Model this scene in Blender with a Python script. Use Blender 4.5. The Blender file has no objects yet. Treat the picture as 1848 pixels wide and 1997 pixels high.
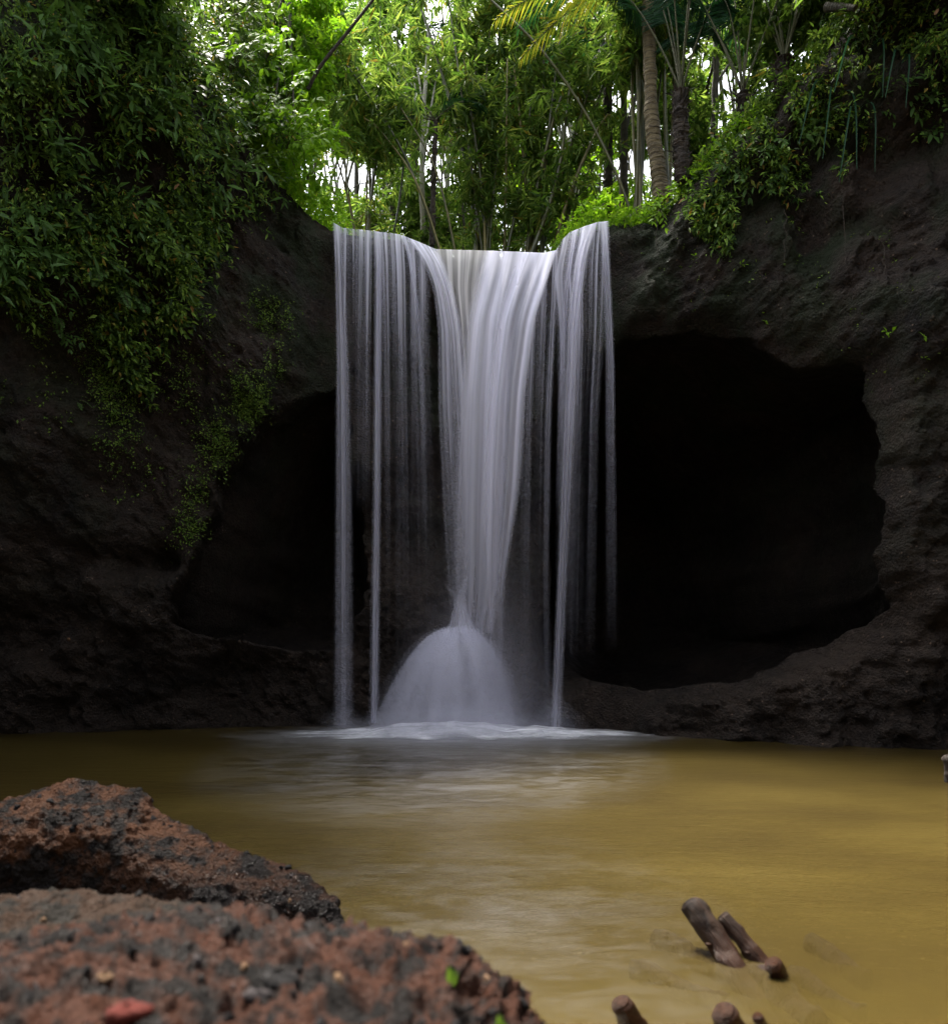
import bpy, math, random
import numpy as np
from mathutils import Vector, Matrix
R = math.radians
rng = np.random.default_rng(7)
random.seed(7)
scene = bpy.context.scene
COL = scene.collection

# ------------------------------------------------------------------ camera, sky, sun, exposure
F = 1567.0; HU, HV = 924.0, 1278.0; CZ = 1.5      # focal length and principal point on a 1848 x 1997 frame
cam_d = bpy.data.cameras.new('camera'); cam = bpy.data.objects.new('camera', cam_d); COL.objects.link(cam)
cam.location = (0, 0, CZ); cam.rotation_euler = (R(90), 0, 0)
cam_d.sensor_fit = 'VERTICAL'; cam_d.sensor_height = 24; cam_d.lens = F / 1997 * 24
cam_d.shift_y = (HV - 998.5) / 1997; cam_d.clip_start = 0.05; cam_d.clip_end = 800
cam_d.dof.use_dof = True; cam_d.dof.focus_distance = 15.0; cam_d.dof.aperture_fstop = 1.35
scene.camera = cam
SUN_EL, SUN_AZ = 64, -30
world = bpy.data.worlds.new('World'); scene.world = world; world.use_nodes = True
wn = world.node_tree; wn.nodes.clear()
sky = wn.nodes.new('ShaderNodeTexSky'); sky.sky_type = 'NISHITA'; sky.sun_disc = False
sky.sun_elevation = R(SUN_EL); sky.sun_rotation = R(SUN_AZ); sky.air_density = 1.0; sky.dust_density = 4.0; sky.ozone_density = 1.0
hs = wn.nodes.new('ShaderNodeHueSaturation'); hs.inputs['Saturation'].default_value = 0.30
bg = wn.nodes.new('ShaderNodeBackground'); bg.inputs['Strength'].default_value = 0.15
wo = wn.nodes.new('ShaderNodeOutputWorld')
wn.links.new(sky.outputs[0], hs.inputs['Color']); wn.links.new(hs.outputs[0], bg.inputs[0]); wn.links.new(bg.outputs[0], wo.inputs[0])
sd_ = bpy.data.lights.new('sun', 'SUN'); sd_.energy = 3.6; sd_.angle = R(14); sd_.color = (1, .94, .84)
sun = bpy.data.objects.new('sun', sd_); COL.objects.link(sun)
sv = Vector((math.sin(R(SUN_AZ)) * math.cos(R(SUN_EL)), math.cos(R(SUN_AZ)) * math.cos(R(SUN_EL)), math.sin(R(SUN_EL))))
sun.rotation_euler = (-sv).to_track_quat('-Z', 'Y').to_euler(); sun.location = (0, 10, 40)
vs = scene.view_settings
vs.view_transform = 'Standard'; vs.look = 'None'; vs.gamma = 1; vs.use_curve_mapping = False
vs.exposure = 2.15
scene.render.engine = 'CYCLES'
scene.cycles.max_bounces = 7; scene.cycles.diffuse_bounces = 3; scene.cycles.glossy_bounces = 3
scene.cycles.transmission_bounces = 4; scene.cycles.transparent_max_bounces = 48

# ------------------------------------------------------------------ helpers
def at(u, v, Y):
    return np.array([(u - HU) / F * Y, Y, CZ + (HV - v) / F * Y])
def tag(o, label=None, cat=None, group=None, kind=None):
    if label: o['label'] = label
    if cat: o['category'] = cat
    if group: o['group'] = group
    if kind: o['kind'] = kind
    return o
def empty(name, loc, label, cat, group=None):
    o = bpy.data.objects.new(name, None); COL.objects.link(o); o.location = tuple(loc); o.empty_display_size = .2
    return tag(o, label, cat, group)
def mk(name, V, Fc, mat, parent=None, smooth=True, uv=None, loc=None):
    """numpy mesh; Fc (n,3) or (n,4). World coordinates; moved into the parent's frame."""
    V = np.asarray(V, dtype=np.float32)
    off = np.array(parent.location if parent is not None else (0, 0, 0), dtype=np.float32)
    if parent is not None and parent.parent is not None: off = off + np.array(parent.parent.location, dtype=np.float32)
    if loc is not None: off = np.array(loc, dtype=np.float32)
    V = V - off
    me = bpy.data.meshes.new(name)
    Fc = np.asarray(Fc, dtype=np.int32); k = Fc.shape[1]
    me.vertices.add(len(V)); me.vertices.foreach_set('co', V.ravel())
    me.loops.add(Fc.size); me.loops.foreach_set('vertex_index', Fc.ravel())
    me.polygons.add(len(Fc)); me.polygons.foreach_set('loop_start', np.arange(0, Fc.size, k, dtype=np.int32))
    me.polygons.foreach_set('loop_total', np.full(len(Fc), k, dtype=np.int32))
    if smooth: me.polygons.foreach_set('use_smooth', np.ones(len(Fc), dtype=bool))
    if uv is not None:
        l = me.uv_layers.new(name='UVMap'); l.data.foreach_set('uv', np.asarray(uv, dtype=np.float32)[Fc.ravel()].ravel())
    me.update(calc_edges=True)
    if mat: me.materials.append(mat)
    o = bpy.data.objects.new(name, me); COL.objects.link(o)
    if parent is not None: o.parent = parent
    elif loc is not None: o.location = tuple(loc)
    return o
def grid_faces(nr, nc, wrap=False):
    i = np.arange(nr - 1)[:, None]; j = np.arange(nc if wrap else nc - 1)[None, :]; j2 = (j + 1) % nc
    return np.stack(np.broadcast_arrays(i * nc + j, i * nc + j2, (i + 1) * nc + j2, (i + 1) * nc + j), -1).reshape(-1, 4)
# value noise
def _h(ix, iy, iz):
    n = (ix * 374761393 + iy * 668265263 + iz * 2147483647 + 1013904223) & 0xFFFFFFFF
    n = ((n ^ (n >> 13)) * 1274126177) & 0xFFFFFFFF
    n = ((n ^ (n >> 16)) * 2246822519) & 0xFFFFFFFF
    return ((n ^ (n >> 15)) & 0xFFFFFF) / float(0xFFFFFF) * 2 - 1
def vnoise(x, y, z):
    x, y, z = np.broadcast_arrays(np.asarray(x, float), np.asarray(y, float), np.asarray(z, float))
    ix, iy, iz = np.floor(x).astype(np.int64), np.floor(y).astype(np.int64), np.floor(z).astype(np.int64)
    fx, fy, fz = x - ix, y - iy, z - iz
    fx, fy, fz = [f * f * f * (f * (f * 6 - 15) + 10) for f in (fx, fy, fz)]
    def L(a, b, t): return a + (b - a) * t
    c = lambda a, b, d: _h(ix + a, iy + b, iz + d)
    return L(L(L(c(0,0,0), c(1,0,0), fx), L(c(0,1,0), c(1,1,0), fx), fy), L(L(c(0,0,1), c(1,0,1), fx), L(c(0,1,1), c(1,1,1), fx), fy), fz)
def fbm(x, y, z, s, o=4, g=.5, seed=0):
    r = 0; a = 1.0
    for k in range(o):
        r = r + a * vnoise(x * s + 17.3 * k + seed, y * s + 5.1 * k, z * s - 9.7 * k + seed * 1.7); a *= g; s *= 2.03
    return r
def sst(a, b, x):
    t = np.clip((x - a) / (b - a), 0, 1); return t * t * (3 - 2 * t)
def spline(pts, n):
    """catmull-rom through rows of pts"""
    P = np.asarray(pts, float); m = len(P)
    if m == 2: return P[0] + (P[1] - P[0]) * np.linspace(0, 1, n)[:, None]
    Q = np.vstack([2 * P[0] - P[1], P, 2 * P[-1] - P[-2]])
    t = np.linspace(0, m - 1 - 1e-6, n); i = t.astype(int); f = (t - i)[:, None]
    a, b, c, d = Q[i], Q[i + 1], Q[i + 2], Q[i + 3]
    return .5 * ((2 * b) + (c - a) * f + (2 * a - 5 * b + 4 * c - d) * f ** 2 + (3 * b - a - 3 * c + d) * f ** 3)
def unit(a): return a / (np.linalg.norm(a, axis=-1, keepdims=True) + 1e-9)
def tube(P, r, k=8, cap=True, rough=0, seed=0):
    P = np.asarray(P, float); n = len(P); r = np.broadcast_to(np.asarray(r, float), (n,))
    T = unit(np.gradient(P, axis=0))
    up = np.array([0, 0, 1.]) if abs(T[:, 2]).mean() < .8 else np.array([1., 0, 0])
    A = unit(np.cross(T, up)); B = np.cross(T, A)
    an = np.linspace(0, 2 * math.pi, k, endpoint=False)
    V = P[:, None] + r[:, None, None] * (A[:, None] * np.cos(an)[None, :, None] + B[:, None] * np.sin(an)[None, :, None])
    if rough:
        d = unit(V - P[:, None]); V = V + d * (fbm(V[..., 0], V[..., 1], V[..., 2], 1 / rough, 3, .6, seed) * r[:, None] * .22)[..., None]
    V = V.reshape(-1, 3); Fc = grid_faces(n, k, True)
    if cap:
        V = np.vstack([V, P[-1] + T[-1] * r[-1] * .15, P[0]]); c = len(V) - 2
        j = np.arange(k); e = (n - 1) * k
        Fc = np.vstack([Fc, np.stack([e + j, e + (j + 1) % k, np.full(k, c), np.full(k, c)], 1), np.stack([(j + 1) % k, j, np.full(k, c + 1), np.full(k, c + 1)], 1)])
    return V, Fc
def fixq(Fc): return Fc
def join(parts):
    Vs, Fs, o = [], [], 0
    for V, Fc in parts:
        Vs.append(V); Fs.append(np.asarray(Fc) + o); o += len(V)
    return np.vstack(Vs), np.vstack(Fs)
def tri(Fc):
    Fc = np.asarray(Fc)
    if Fc.shape[1] == 3: return Fc
    a = np.vstack([Fc[:, [0, 1, 2]], Fc[:, [0, 2, 3]]])
    return a[(a[:, 0] != a[:, 1]) & (a[:, 1] != a[:, 2]) & (a[:, 0] != a[:, 2])]
def leaves(P, D, N, L, W, fine=False):
    """many leaves at once: base points, directions, normals, lengths, widths"""
    n = len(P); D = unit(D); S = unit(np.cross(D, N)); N = np.cross(S, D)
    L = np.broadcast_to(L, (n,))[:, None]; W = np.broadcast_to(W, (n,))[:, None]
    if fine:
        V = np.stack([P, P + D * L * .3 + S * W * .5 + N * W * .12, P + D * L * .68 + S * W * .34 + N * W * .02, P + D * L - N * L * .14,
                      P + D * L * .68 - S * W * .34 + N * W * .02, P + D * L * .3 - S * W * .5 + N * W * .12, P + D * L * .5 - N * W * .06], 1)
        f = np.array([[0, 1, 2, 6], [6, 2, 3, 4], [0, 6, 4, 5]])
        k = 7
    else:
        V = np.stack([P, P + D * L * .4 + S * W * .5 + N * W * .15, P + D * L - N * L * .08, P + D * L * .4 - S * W * .5 + N * W * .15], 1)
        f = np.array([[0, 1, 2], [0, 2, 3]]); k = 4
    Fc = (f[None] + (np.arange(n) * k)[:, None, None]).reshape(-1, f.shape[1])
    return V.reshape(-1, 3), Fc

# ------------------------------------------------------------------ materials
class NT:
    def __init__(s, name):
        s.m = bpy.data.materials.new(name); s.m.use_nodes = True; s.t = s.m.node_tree; s.t.nodes.clear()
        s.out = s.t.nodes.new('ShaderNodeOutputMaterial')
    def n(s, ty, **kw):
        x = s.t.nodes.new('ShaderNode' + ty)
        for k, v in kw.items():
            if hasattr(x, k) and k not in ('Scale',): setattr(x, k, v)
        return x
    def l(s, a, b): s.t.links.new(a, b)
    def val(s, inp, v):
        if hasattr(v, 'is_linked') or hasattr(v, 'links'): s.l(v, inp)
        else: inp.default_value = v
    def math(s, op, a, b=0.0, clamp=False):
        x = s.n('Math', operation=op); x.use_clamp = clamp; s.val(x.inputs[0], a); s.val(x.inputs[1], b); return x.outputs[0]
    def noise(s, vec, scale, detail=4, rough=.55, dist=0):
        x = s.n('TexNoise'); x.inputs['Scale'].default_value = scale; x.inputs['Detail'].default_value = detail
        x.inputs['Roughness'].default_value = rough; x.inputs['Distortion'].default_value = dist
        if vec is not None: s.l(vec, x.inputs['Vector'])
        return x.outputs['Fac']
    def ramp(s, f, stops, mode='LINEAR'):
        x = s.n('ValToRGB'); x.color_ramp.interpolation = mode; e = x.color_ramp.elements
        while len(e) < len(stops): e.new(.5)
        for i, (p, c) in enumerate(stops):
            e[i].position = p; e[i].color = (c, c, c, 1) if not hasattr(c, '__len__') else (*c, 1)
        s.l(f, x.inputs[0]); return x.outputs[0]
    def mix(s, f, a, b, mode='MIX'):
        x = s.n('Mix'); x.data_type = 'RGBA'; x.blend_type = mode; s.val(x.inputs[0], f)
        for i, c in ((6, a), (7, b)):
            if hasattr(c, 'links'): s.l(c, x.inputs[i])
            else: x.inputs[i].default_value = (*c, 1)
        return x.outputs[2]
    def bump(s, h, dist, strength=1, nrm=None):
        x = s.n('Bump'); x.inputs['Distance'].default_value = dist; x.inputs['Strength'].default_value = strength; s.l(h, x.inputs['Height'])
        if nrm is not None: s.l(nrm, x.inputs['Normal'])
        return x.outputs[0]
    def pos(s, sc=(1, 1, 1)):
        g = s.n('NewGeometry'); mp = s.n('Mapping'); mp.inputs['Scale'].default_value = sc; s.l(g.outputs['Position'], mp.inputs[0]); return mp.outputs[0]
    def pri(s, col, rough, nrm=None, spec=.5):
        p = s.n('BsdfPrincipled')
        if hasattr(col, 'links'): s.l(col, p.inputs['Base Color'])
        else: p.inputs['Base Color'].default_value = (*col, 1)
        s.val(p.inputs['Roughness'], rough); p.inputs['Specular IOR Level'].default_value = spec
        if nrm is not None: s.l(nrm, p.inputs['Normal'])
        return p.outputs[0]
    def done(s, sh): s.l(sh, s.out.inputs[0]); return s.m

def leaf_mat(name, dark, light, trans=.42, rough=.42, odd=None, tint=(1.4, 1.42, .75)):
    t = NT(name); g = t.n('NewGeometry'); oi = t.n('ObjectInfo')
    c = t.ramp(g.outputs['Random Per Island'], [(0, dark), (.6, tuple(.65 * a + .35 * b for a, b in zip(dark, light))), (.93, light)] + ([(.99, odd)] if odd else []))
    f = t.math('MULTIPLY_ADD', oi.outputs['Random'], .5); t.t.nodes[-1].inputs[2].default_value = .75
    x = t.n('HueSaturation'); t.l(c, x.inputs['Color']); t.l(f, x.inputs['Value']); c = x.outputs[0]
    p = t.pri(c, rough, None, .16)
    tr = t.n('BsdfTranslucent'); tc = t.mix(1.0, c, tint, 'MULTIPLY'); t.l(tc, tr.inputs[0])
    m = t.n('MixShader'); m.inputs[0].default_value = trans; t.l(p, m.inputs[1]); t.l(tr.outputs[0], m.inputs[2])
    return t.done(m.outputs[0])
M = {}
M['bamboo_leaf'] = leaf_mat('bamboo_leaf', (.05, .11, .018), (.20, .27, .07), .55, odd=(.17, .13, .03))
M['tree_leaf'] = leaf_mat('tree_leaf', (.05, .11, .018), (.19, .27, .07), .52)
M['bright_leaf'] = leaf_mat('bright_leaf', (.11, .24, .015), (.26, .42, .03), .5, .5)
M['creeper_leaf'] = leaf_mat('creeper_leaf', (.014, .036, .010), (.20, .32, .05), .38, .42, odd=(.30, .17, .05))
M['fern_leaf'] = leaf_mat('fern_leaf', (.05, .10, .025), (.10, .19, .05), .4, .4)
M['moss_leaf'] = leaf_mat('moss_leaf', (.05, .10, .015), (.20, .28, .05), .35, .5)
M['palm_leaf'] = leaf_mat('palm_leaf', (.016, .05, .03), (.04, .10, .05), .3, .33, tint=(.9, 1.3, .5))
M['old_palm_leaf'] = leaf_mat('old_palm_leaf', (.06, .09, .012), (.17, .15, .02), .5, .45)
M['dead_leaf'] = leaf_mat('dead_leaf', (.16, .09, .045), (.36, .20, .11), .3, .6)
def culm_mat():
    t = NT('bamboo_culm'); p = t.pos(); z = t.n('SeparateXYZ'); t.l(p, z.inputs[0])
    n = t.noise(p, 3, 3); oi = t.n('ObjectInfo')
    c = t.ramp(n, [(.3, (.05, .055, .02)), (.7, (.15, .13, .05))]); c2 = t.ramp(oi.outputs['Random'], [(0, (.3, .38, .22)), (.6, (.75, .78, .6)), (1, (1.6, 1.4, 1.0))])
    c = t.mix(1, c, c2, 'MULTIPLY')
    return t.done(t.pri(c, .4, t.bump(t.noise(t.pos((1, 1, 12)), 2, 3), .01)))
M['culm'] = culm_mat()
def bark_mat(name, a, b, zs=6, rings=False, rough=.8):
    t = NT(name); p = t.pos(); n = t.noise(p, 7, 6, .65); c = t.ramp(n, [(.32, a), (.68, b)])
    if rings:
        z = t.n('SeparateXYZ'); t.l(p, z.inputs[0]); fr = t.math('FRACT', t.math('ADD', t.math('MULTIPLY', z.outputs[2], 8.7), t.math('MULTIPLY', t.noise(p, 2.2, 3), 1.6)))
        c = t.mix(t.ramp(fr, [(0, .85), (.16, .0), (.9, 0), (1, .85)]), c, (.03, .022, .014))
    h = t.noise(t.pos((9, 9, 1.2)) if not rings else t.pos((3, 3, 14)), 3, 5, .65)
    return t.done(t.pri(c, rough, t.bump(h, .05)))
M['bark'] = bark_mat('bark', (.03, .024, .018), (.09, .075, .055))
M['pale_bark'] = bark_mat('pale_bark', (.28, .25, .2), (.5, .48, .42))
M['palm_bark'] = bark_mat('palm_bark', (.10, .075, .04), (.22, .17, .09), rings=True)
M['fibre_bark'] = bark_mat('fibre_bark', (.015, .011, .01), (.07, .05, .035))
M['stem'] = bark_mat('stem', (.05, .06, .02), (.09, .08, .04))
M['root'] = bark_mat('root', (.03, .022, .016), (.085, .06, .045))

def rock_mat(name, dk, lt, moss=.0, speck=True, scale=1, wet=.5, red=None, wetline=None):
    t = NT(name); p = t.pos()
    n1 = t.noise(p, .7 * scale, 6, .6); n2 = t.noise(p, 9 * scale, 6, .7); n3 = t.noise(p, 60 * scale, 3, .7)
    c = t.ramp(t.math('ADD', t.math('MULTIPLY', n1, .5), t.math('MULTIPLY', n2, .5)), [(.36, dk), (.66, lt)])
    if red: c = t.mix(t.ramp(t.noise(p, 2.3 * scale, 5, .6), [(.44, 0), (.56, 1)]), c, red)
    if speck:
        v = t.n('TexVoronoi'); v.inputs['Scale'].default_value = 11 * scale; t.l(p, v.inputs['Vector'])
        k = t.math('MULTIPLY', t.math('LESS_THAN', v.outputs['Distance'], .2), t.math('GREATER_THAN', t.noise(p, 5 * scale, 2), .6))
        c = t.mix(t.math('MULTIPLY', k, .75), c, tuple(min(1, a * 3.2) for a in lt))
    if moss:
        z = t.n('SeparateXYZ'); t.l(p, z.inputs[0])
        zz = t.ramp(t.math('MULTIPLY', z.outputs[2], .09), [(.15, 0), (.75, 1)])
        mk_ = t.ramp(t.noise(p, .8, 5, .62), [(.44, 0), (.6, 1)])
        mk_ = t.math('MULTIPLY', t.math('MULTIPLY', mk_, zz), moss)
        c = t.mix(mk_, c, (.013, .024, .006))
    h = t.math('ADD', t.math('MULTIPLY', n2, 1.1), t.math('MULTIPLY', n3, .35))
    v2 = t.n('TexVoronoi'); v2.inputs['Scale'].default_value = 22 * scale; t.l(p, v2.inputs['Vector'])
    h = t.math('ADD', h, t.math('MULTIPLY', v2.outputs['Distance'], -.45))
    rough = t.ramp(t.noise(p, 3 * scale, 4), [(.35, wet), (.65, min(1, wet + .35))])
    if wetline is not None:
        z = t.n('SeparateXYZ'); t.l(p, z.inputs[0]); w = t.math('ADD', z.outputs[2], t.math('MULTIPLY', n1, .35))
        wf = t.ramp(w, [(wetline, 1), (min(.99, wetline + .28), 0)])
        c = t.mix(t.math('MULTIPLY', wf, .7), c, (.012, .010, .010))
        rough = t.math('SUBTRACT', rough, t.math('MULTIPLY', wf, .3))
    return t.done(t.pri(c, rough, t.bump(h, .11 / scale), .13 if scale > 1 else .28))
M['cliff'] = rock_mat('cliff_rock', (.005, .0035, .0027), (.056, .038, .027), moss=.75, wet=.55)
M['boulder'] = rock_mat('boulder_rock', (.002, .0016, .0015), (.022, .017, .0145), scale=2.6, red=(.080, .033, .015), wetline=.32, wet=.4)
M['boulder_near'] = rock_mat('boulder_near_rock', (.0014, .0011, .001), (.015, .0108, .009), scale=4, red=(.050, .0175, .0085), wet=.45)
M['boulder_grey'] = rock_mat('boulder_grey_rock', (.004, .0034, .003), (.028, .024, .019), scale=4, red=(.036, .02, .012), wet=.7)
M['pebble_dark'] = rock_mat('pebble_dark', (.006, .0055, .006), (.026, .023, .023), speck=False, scale=6)
M['pebble_grey'] = rock_mat('pebble_grey', (.035, .03, .03), (.10, .085, .085), speck=False, scale=6)
M['pebble_red'] = rock_mat('pebble_red', (.08, .015, .012), (.15, .035, .025), speck=False, scale=6)
M['pebble_tan'] = rock_mat('pebble_tan', (.14, .08, .045), (.26, .16, .09), speck=False, scale=6)

# ------------------------------------------------------------------ cliff
LIP = np.array([(560,400),(650,436),(668,446),(725,452),(780,459),(815,473),(850,488),(960,491),(1060,495),(1084,490),(1093,472),(1110,455),(1140,443),(1165,435),(1185,433),(1200,428)], float)
def lipv(u): return np.interp(u, LIP[:, 0], LIP[:, 1])
LY = 16.0
# control points of the wall: u, v, distance
CP = np.array([(650,480,16.2),(900,500,16.2),(1190,480,16),(760,700,16.6),(900,700,16.9),(1100,700,16.5),(900,1000,17.2),(700,1000,17.0),(1100,1000,17.4),(650,700,16.2),
  (900,1410,16.9),(700,1420,16.8),(1100,1420,16.6),(560,450,15.6),(560,650,15.6),(600,800,16),(600,1350,16.8),(450,1350,16.6),(450,1420,16.5),
  (450,450,14.6),(450,700,14.6),(400,850,14.8),(330,1000,14.8),(300,1150,15.0),(300,1300,15.6),(300,1420,16.4),(150,1425,15.8),(0,1430,15.4),
  (300,300,13.2),(300,600,13.6),(150,500,12.6),(150,800,13.6),(0,800,13.2),(0,1100,14.2),(150,1100,14.4),(150,100,11.8),(0,100,11.2),(0,400,11.8),(300,60,12.8),(450,200,14.4),
  (150,1260,15.3),(0,1260,15.0),
  (1250,450,15.6),(1250,600,15.4),(1200,650,15.6),(1400,420,14.8),(1400,600,14.6),(1550,300,14),(1550,500,14),(1550,660,13.7),(1700,300,13.2),(1700,500,13.1),(1700,680,12.9),
  (1700,100,13.2),(1848,100,12.3),(1848,300,12.3),(1848,600,12.0),(1790,900,12.2),(1848,900,11.9),(1800,1080,12.2),(1848,1150,12.0),(1750,1250,13.0),(1848,1300,12.3),
  (1650,1300,13.4),(1550,1340,13.9),(1400,1370,14.6),(1250,1370,15.4),(1200,1430,15.6),(1300,1434,15.0),(1450,1442,14.3),(1600,1450,13.6),(1750,1459,12.9),(1848,1465,12.5),
  (1150,1430,16.1),(1060,1427,16.6)])
P3 = np.array([at(*c) for c in CP])
EX = np.array([(-12.2,4,-1),(-12.2,4,5),(-12.2,4,12),(-10.6,12,0),(-10.2,10,6),(-9.6,9,12),(-13.5,0,5),(11.2,3,-1),(11.2,3,6),(11.2,3,12),(9.2,9.5,0),(9.2,8.5,6),(9.2,8.5,12),(12.5,-1,5),
   (-9,9.5,16),(-6.5,13,15),(8,10.5,15)], float)
P3 = np.vstack([P3, EX])
def base_y(x, z):
    num = 0; den = 0
    for px, py, pz in P3:
        d2 = (x - px) ** 2 + (z - pz) ** 2 + .15; w = 1 / d2 ** 1.9; num = num + w * py; den = den + w
    return num / den
def poly_sd(x, z, P):
    inside = np.zeros(x.shape, bool); d = np.full(x.shape, 1e9); n = len(P)
    for i in range(n):
        x1, z1 = P[i]; x2, z2 = P[(i + 1) % n]
        c = ((z1 > z) != (z2 > z)) & (x < (x2 - x1) * (z - z1) / (z2 - z1 + 1e-12) + x1); inside ^= c
        dx, dz = x2 - x1, z2 - z1; t = np.clip(((x - x1) * dx + (z - z1) * dz) / (dx * dx + dz * dz), 0, 1)
        d = np.minimum(d, np.hypot(x - x1 - t * dx, z - z1 - t * dz))
    return np.where(inside, d, -d)
def wpoly(pts): return [tuple(at(*p)[[0, 2]]) for p in pts]
CAVE_R = wpoly([(1120,668,16.1),(1190,655,15.6),(1250,622,15.4),(1320,615,15),(1400,625,14.6),(1480,650,14.1),(1560,682,13.7),(1650,690,13.2),(1698,720,12.9),(1712,800,12.8),(1735,900,12.6),(1715,1000,12.8),(1745,1060,12.5),(1785,1120,12.3),(1792,1165,12.4),
   (1740,1215,12.9),(1650,1252,13.4),(1585,1268,13.7),(1540,1300,13.9),(1460,1330,14.3),(1300,1345,15),(1200,1350,15.6),(1120,1352,16.2),(1060,1340,16.8),(1060,1000,17.2),(1080,760,16.6)])
CAVE_L = wpoly([(660,760,16.4),(600,760,15.9),(520,785,15.2),(470,830,14.9),(435,900,14.8),(400,990,14.7),(368,1070,14.8),(345,1150,15),(335,1215,15.3),(400,1235,15.8),(500,1262,16.2),(600,1270,16.6),(680,1250,16.9),(720,1150,17),(700,1060,17),(690,900,16.8)])
def blob(x, z, u, v, Y, rx, rz):
    c = at(u, v, Y); return np.exp(-(((x - c[0]) / rx) ** 2 + ((z - c[2]) / rz) ** 2))
def wall_y(x, z):
    wx = x + .14 * fbm(x, 0, z, 1.1, 3, .5, 3); wz = z + .11 * fbm(x, 5, z, 1.1, 3, .5, 9)
    y = base_y(x, z)
    s = poly_sd(wx, wz, CAVE_R); y = y + 8.5 * sst(0, 1.5, s) + .9 * sst(-.30, .16, s) + 3.6 * sst(.04, .5, s)
    s = poly_sd(wx, wz, CAVE_L); y = y + 4.2 * sst(0, 1.0, s) + 1.6 * sst(-.02, .10, s)
    y = y - .55 * blob(x, z, 800, 1000, 17, .45, .28) - .35 * blob(x, z, 735, 1075, 17, .25, .3) - .4 * blob(x, z, 1170, 600, 16, .7, .5) - .3 * blob(x, z, 830, 720, 17, .35, .5)
    y = y - .5 * blob(x, z, 880, 1300, 16.6, .5, .8)
    y = y - .35 * blob(x, z, 120, 1000, 14.2, 1.2, .5) + .5 * blob(x, z, 230, 1090, 14.6, .7, .3) + .5 * blob(x, z, 310, 1090, 14.8, .3, .25)
    y = y + .42 * fbm(x, 0, z, .55, 3, .5, 1) + .12 * fbm(x, 0, z * .6, 2.4, 3, .55, 5)
    fl = sst(8.0, 9.2, z) * sst(2.8, 4.2, x); y = y + fl * .22 * (1 - np.abs(vnoise(x * 2.1, 0, z * .22)) * 2)
    y = y + .055 * (1 - 2 * np.abs(vnoise(x * 3.3, 7, z * 3.9))) + .085 * fbm(x, 3, z, 6.5, 4, .65, 2)
    # stand back from the streams
    f = sst(-3.6, -2.6, x) * sst(3.6, 2.5, x); y = np.where(f > 0, y * (1 - f) + f * np.maximum(y, 16.15 + .25 * sst(9.8, 9.0, z)), y)
    return y
XR = np.array([-14,-8.5,-7,-6,-5,-4.4,-3.9,-3.4] + [(u - HU) / F * LY for u in LIP[1:-1, 0]] + [3.2,3.7,4.2,4.75,5.3,6.0,6.5,8,13])
ZR = np.array([17,16.8,16,14.5,12.5,11.2,10.75,10.4] + [CZ + (HV - v - 2) / F * 16.3 for v in LIP[1:-1, 1]] + [10.15,10.15,10.35,10.75,11.2,11.8,12.6,14.2,15])
def rim(x): return np.interp(x, XR, ZR)
gx = np.arange(-13.6, 12.6, .042); nf = 330; nb = 46
X = np.repeat(gx[None], nf, 0); zr = rim(gx) + .06 * fbm(gx, 0, 0, 2, 3, .5, 4) * (np.abs(gx) > 2.75)
Tt = np.linspace(0, 1, nf)[:, None]; Z = -1.3 + (zr[None] + 1.3) * Tt
Yw = wall_y(X, Z)
# rounded brow at the rim
dz = (zr[None] - Z); brow = sst(.5, 0, dz) ** 2; Yw = Yw + brow * .35
yr = Yw[-1]
tb = np.linspace(0, 1, nb + 1)[1:, None] ** 1.8
Yb = yr[None] + tb * 34; Xb = np.repeat(gx[None], nb, 0)
Xb = Xb * (1 + tb * 2.2)
Zb = zr[None] + .12 * fbm(Xb, Yb, 0, .8, 4, .5, 8) * sst(0, 3, Yb - yr[None]) - .35 * sst(0, 6, Yb - yr[None])
def flare(X, Z, poly, cu, cv, Y, fx, fz, e):
    c = at(cu, cv, Y); wx = X + .14 * fbm(X, 0, Z, 1.1, 3, .5, 3); wz = Z + .11 * fbm(X, 5, Z, 1.1, 3, .5, 9)
    k = sst(0, e, poly_sd(wx, wz, poly)); return (X - c[0]) * fx * k, (Z - c[2]) * fz * k
f1 = flare(X, Z, CAVE_R, 1430, 980, 14, 1.1, .42, .36); f2 = flare(X, Z, CAVE_L, 560, 1020, 15.5, .5, .25, .12)
g1 = sst(2.3, 3.8, X); f1 = (np.where(f1[0] < 0, f1[0] * .1, f1[0]) * g1, f1[1] * g1); f2 = (np.where(f2[0] > 0, 0, f2[0]), f2[1])
X = X + f1[0] + f2[0]; Z = Z + f1[1] + f2[1]
V = np.stack([np.vstack([X, Xb]), np.vstack([Yw, Yb]), np.vstack([Z, Zb])], -1)
cliff = mk('cliff', V.reshape(-1, 3), grid_faces(nf + nb, len(gx))[:, ::-1], M['cliff']); tag(cliff, kind='structure')
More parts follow.
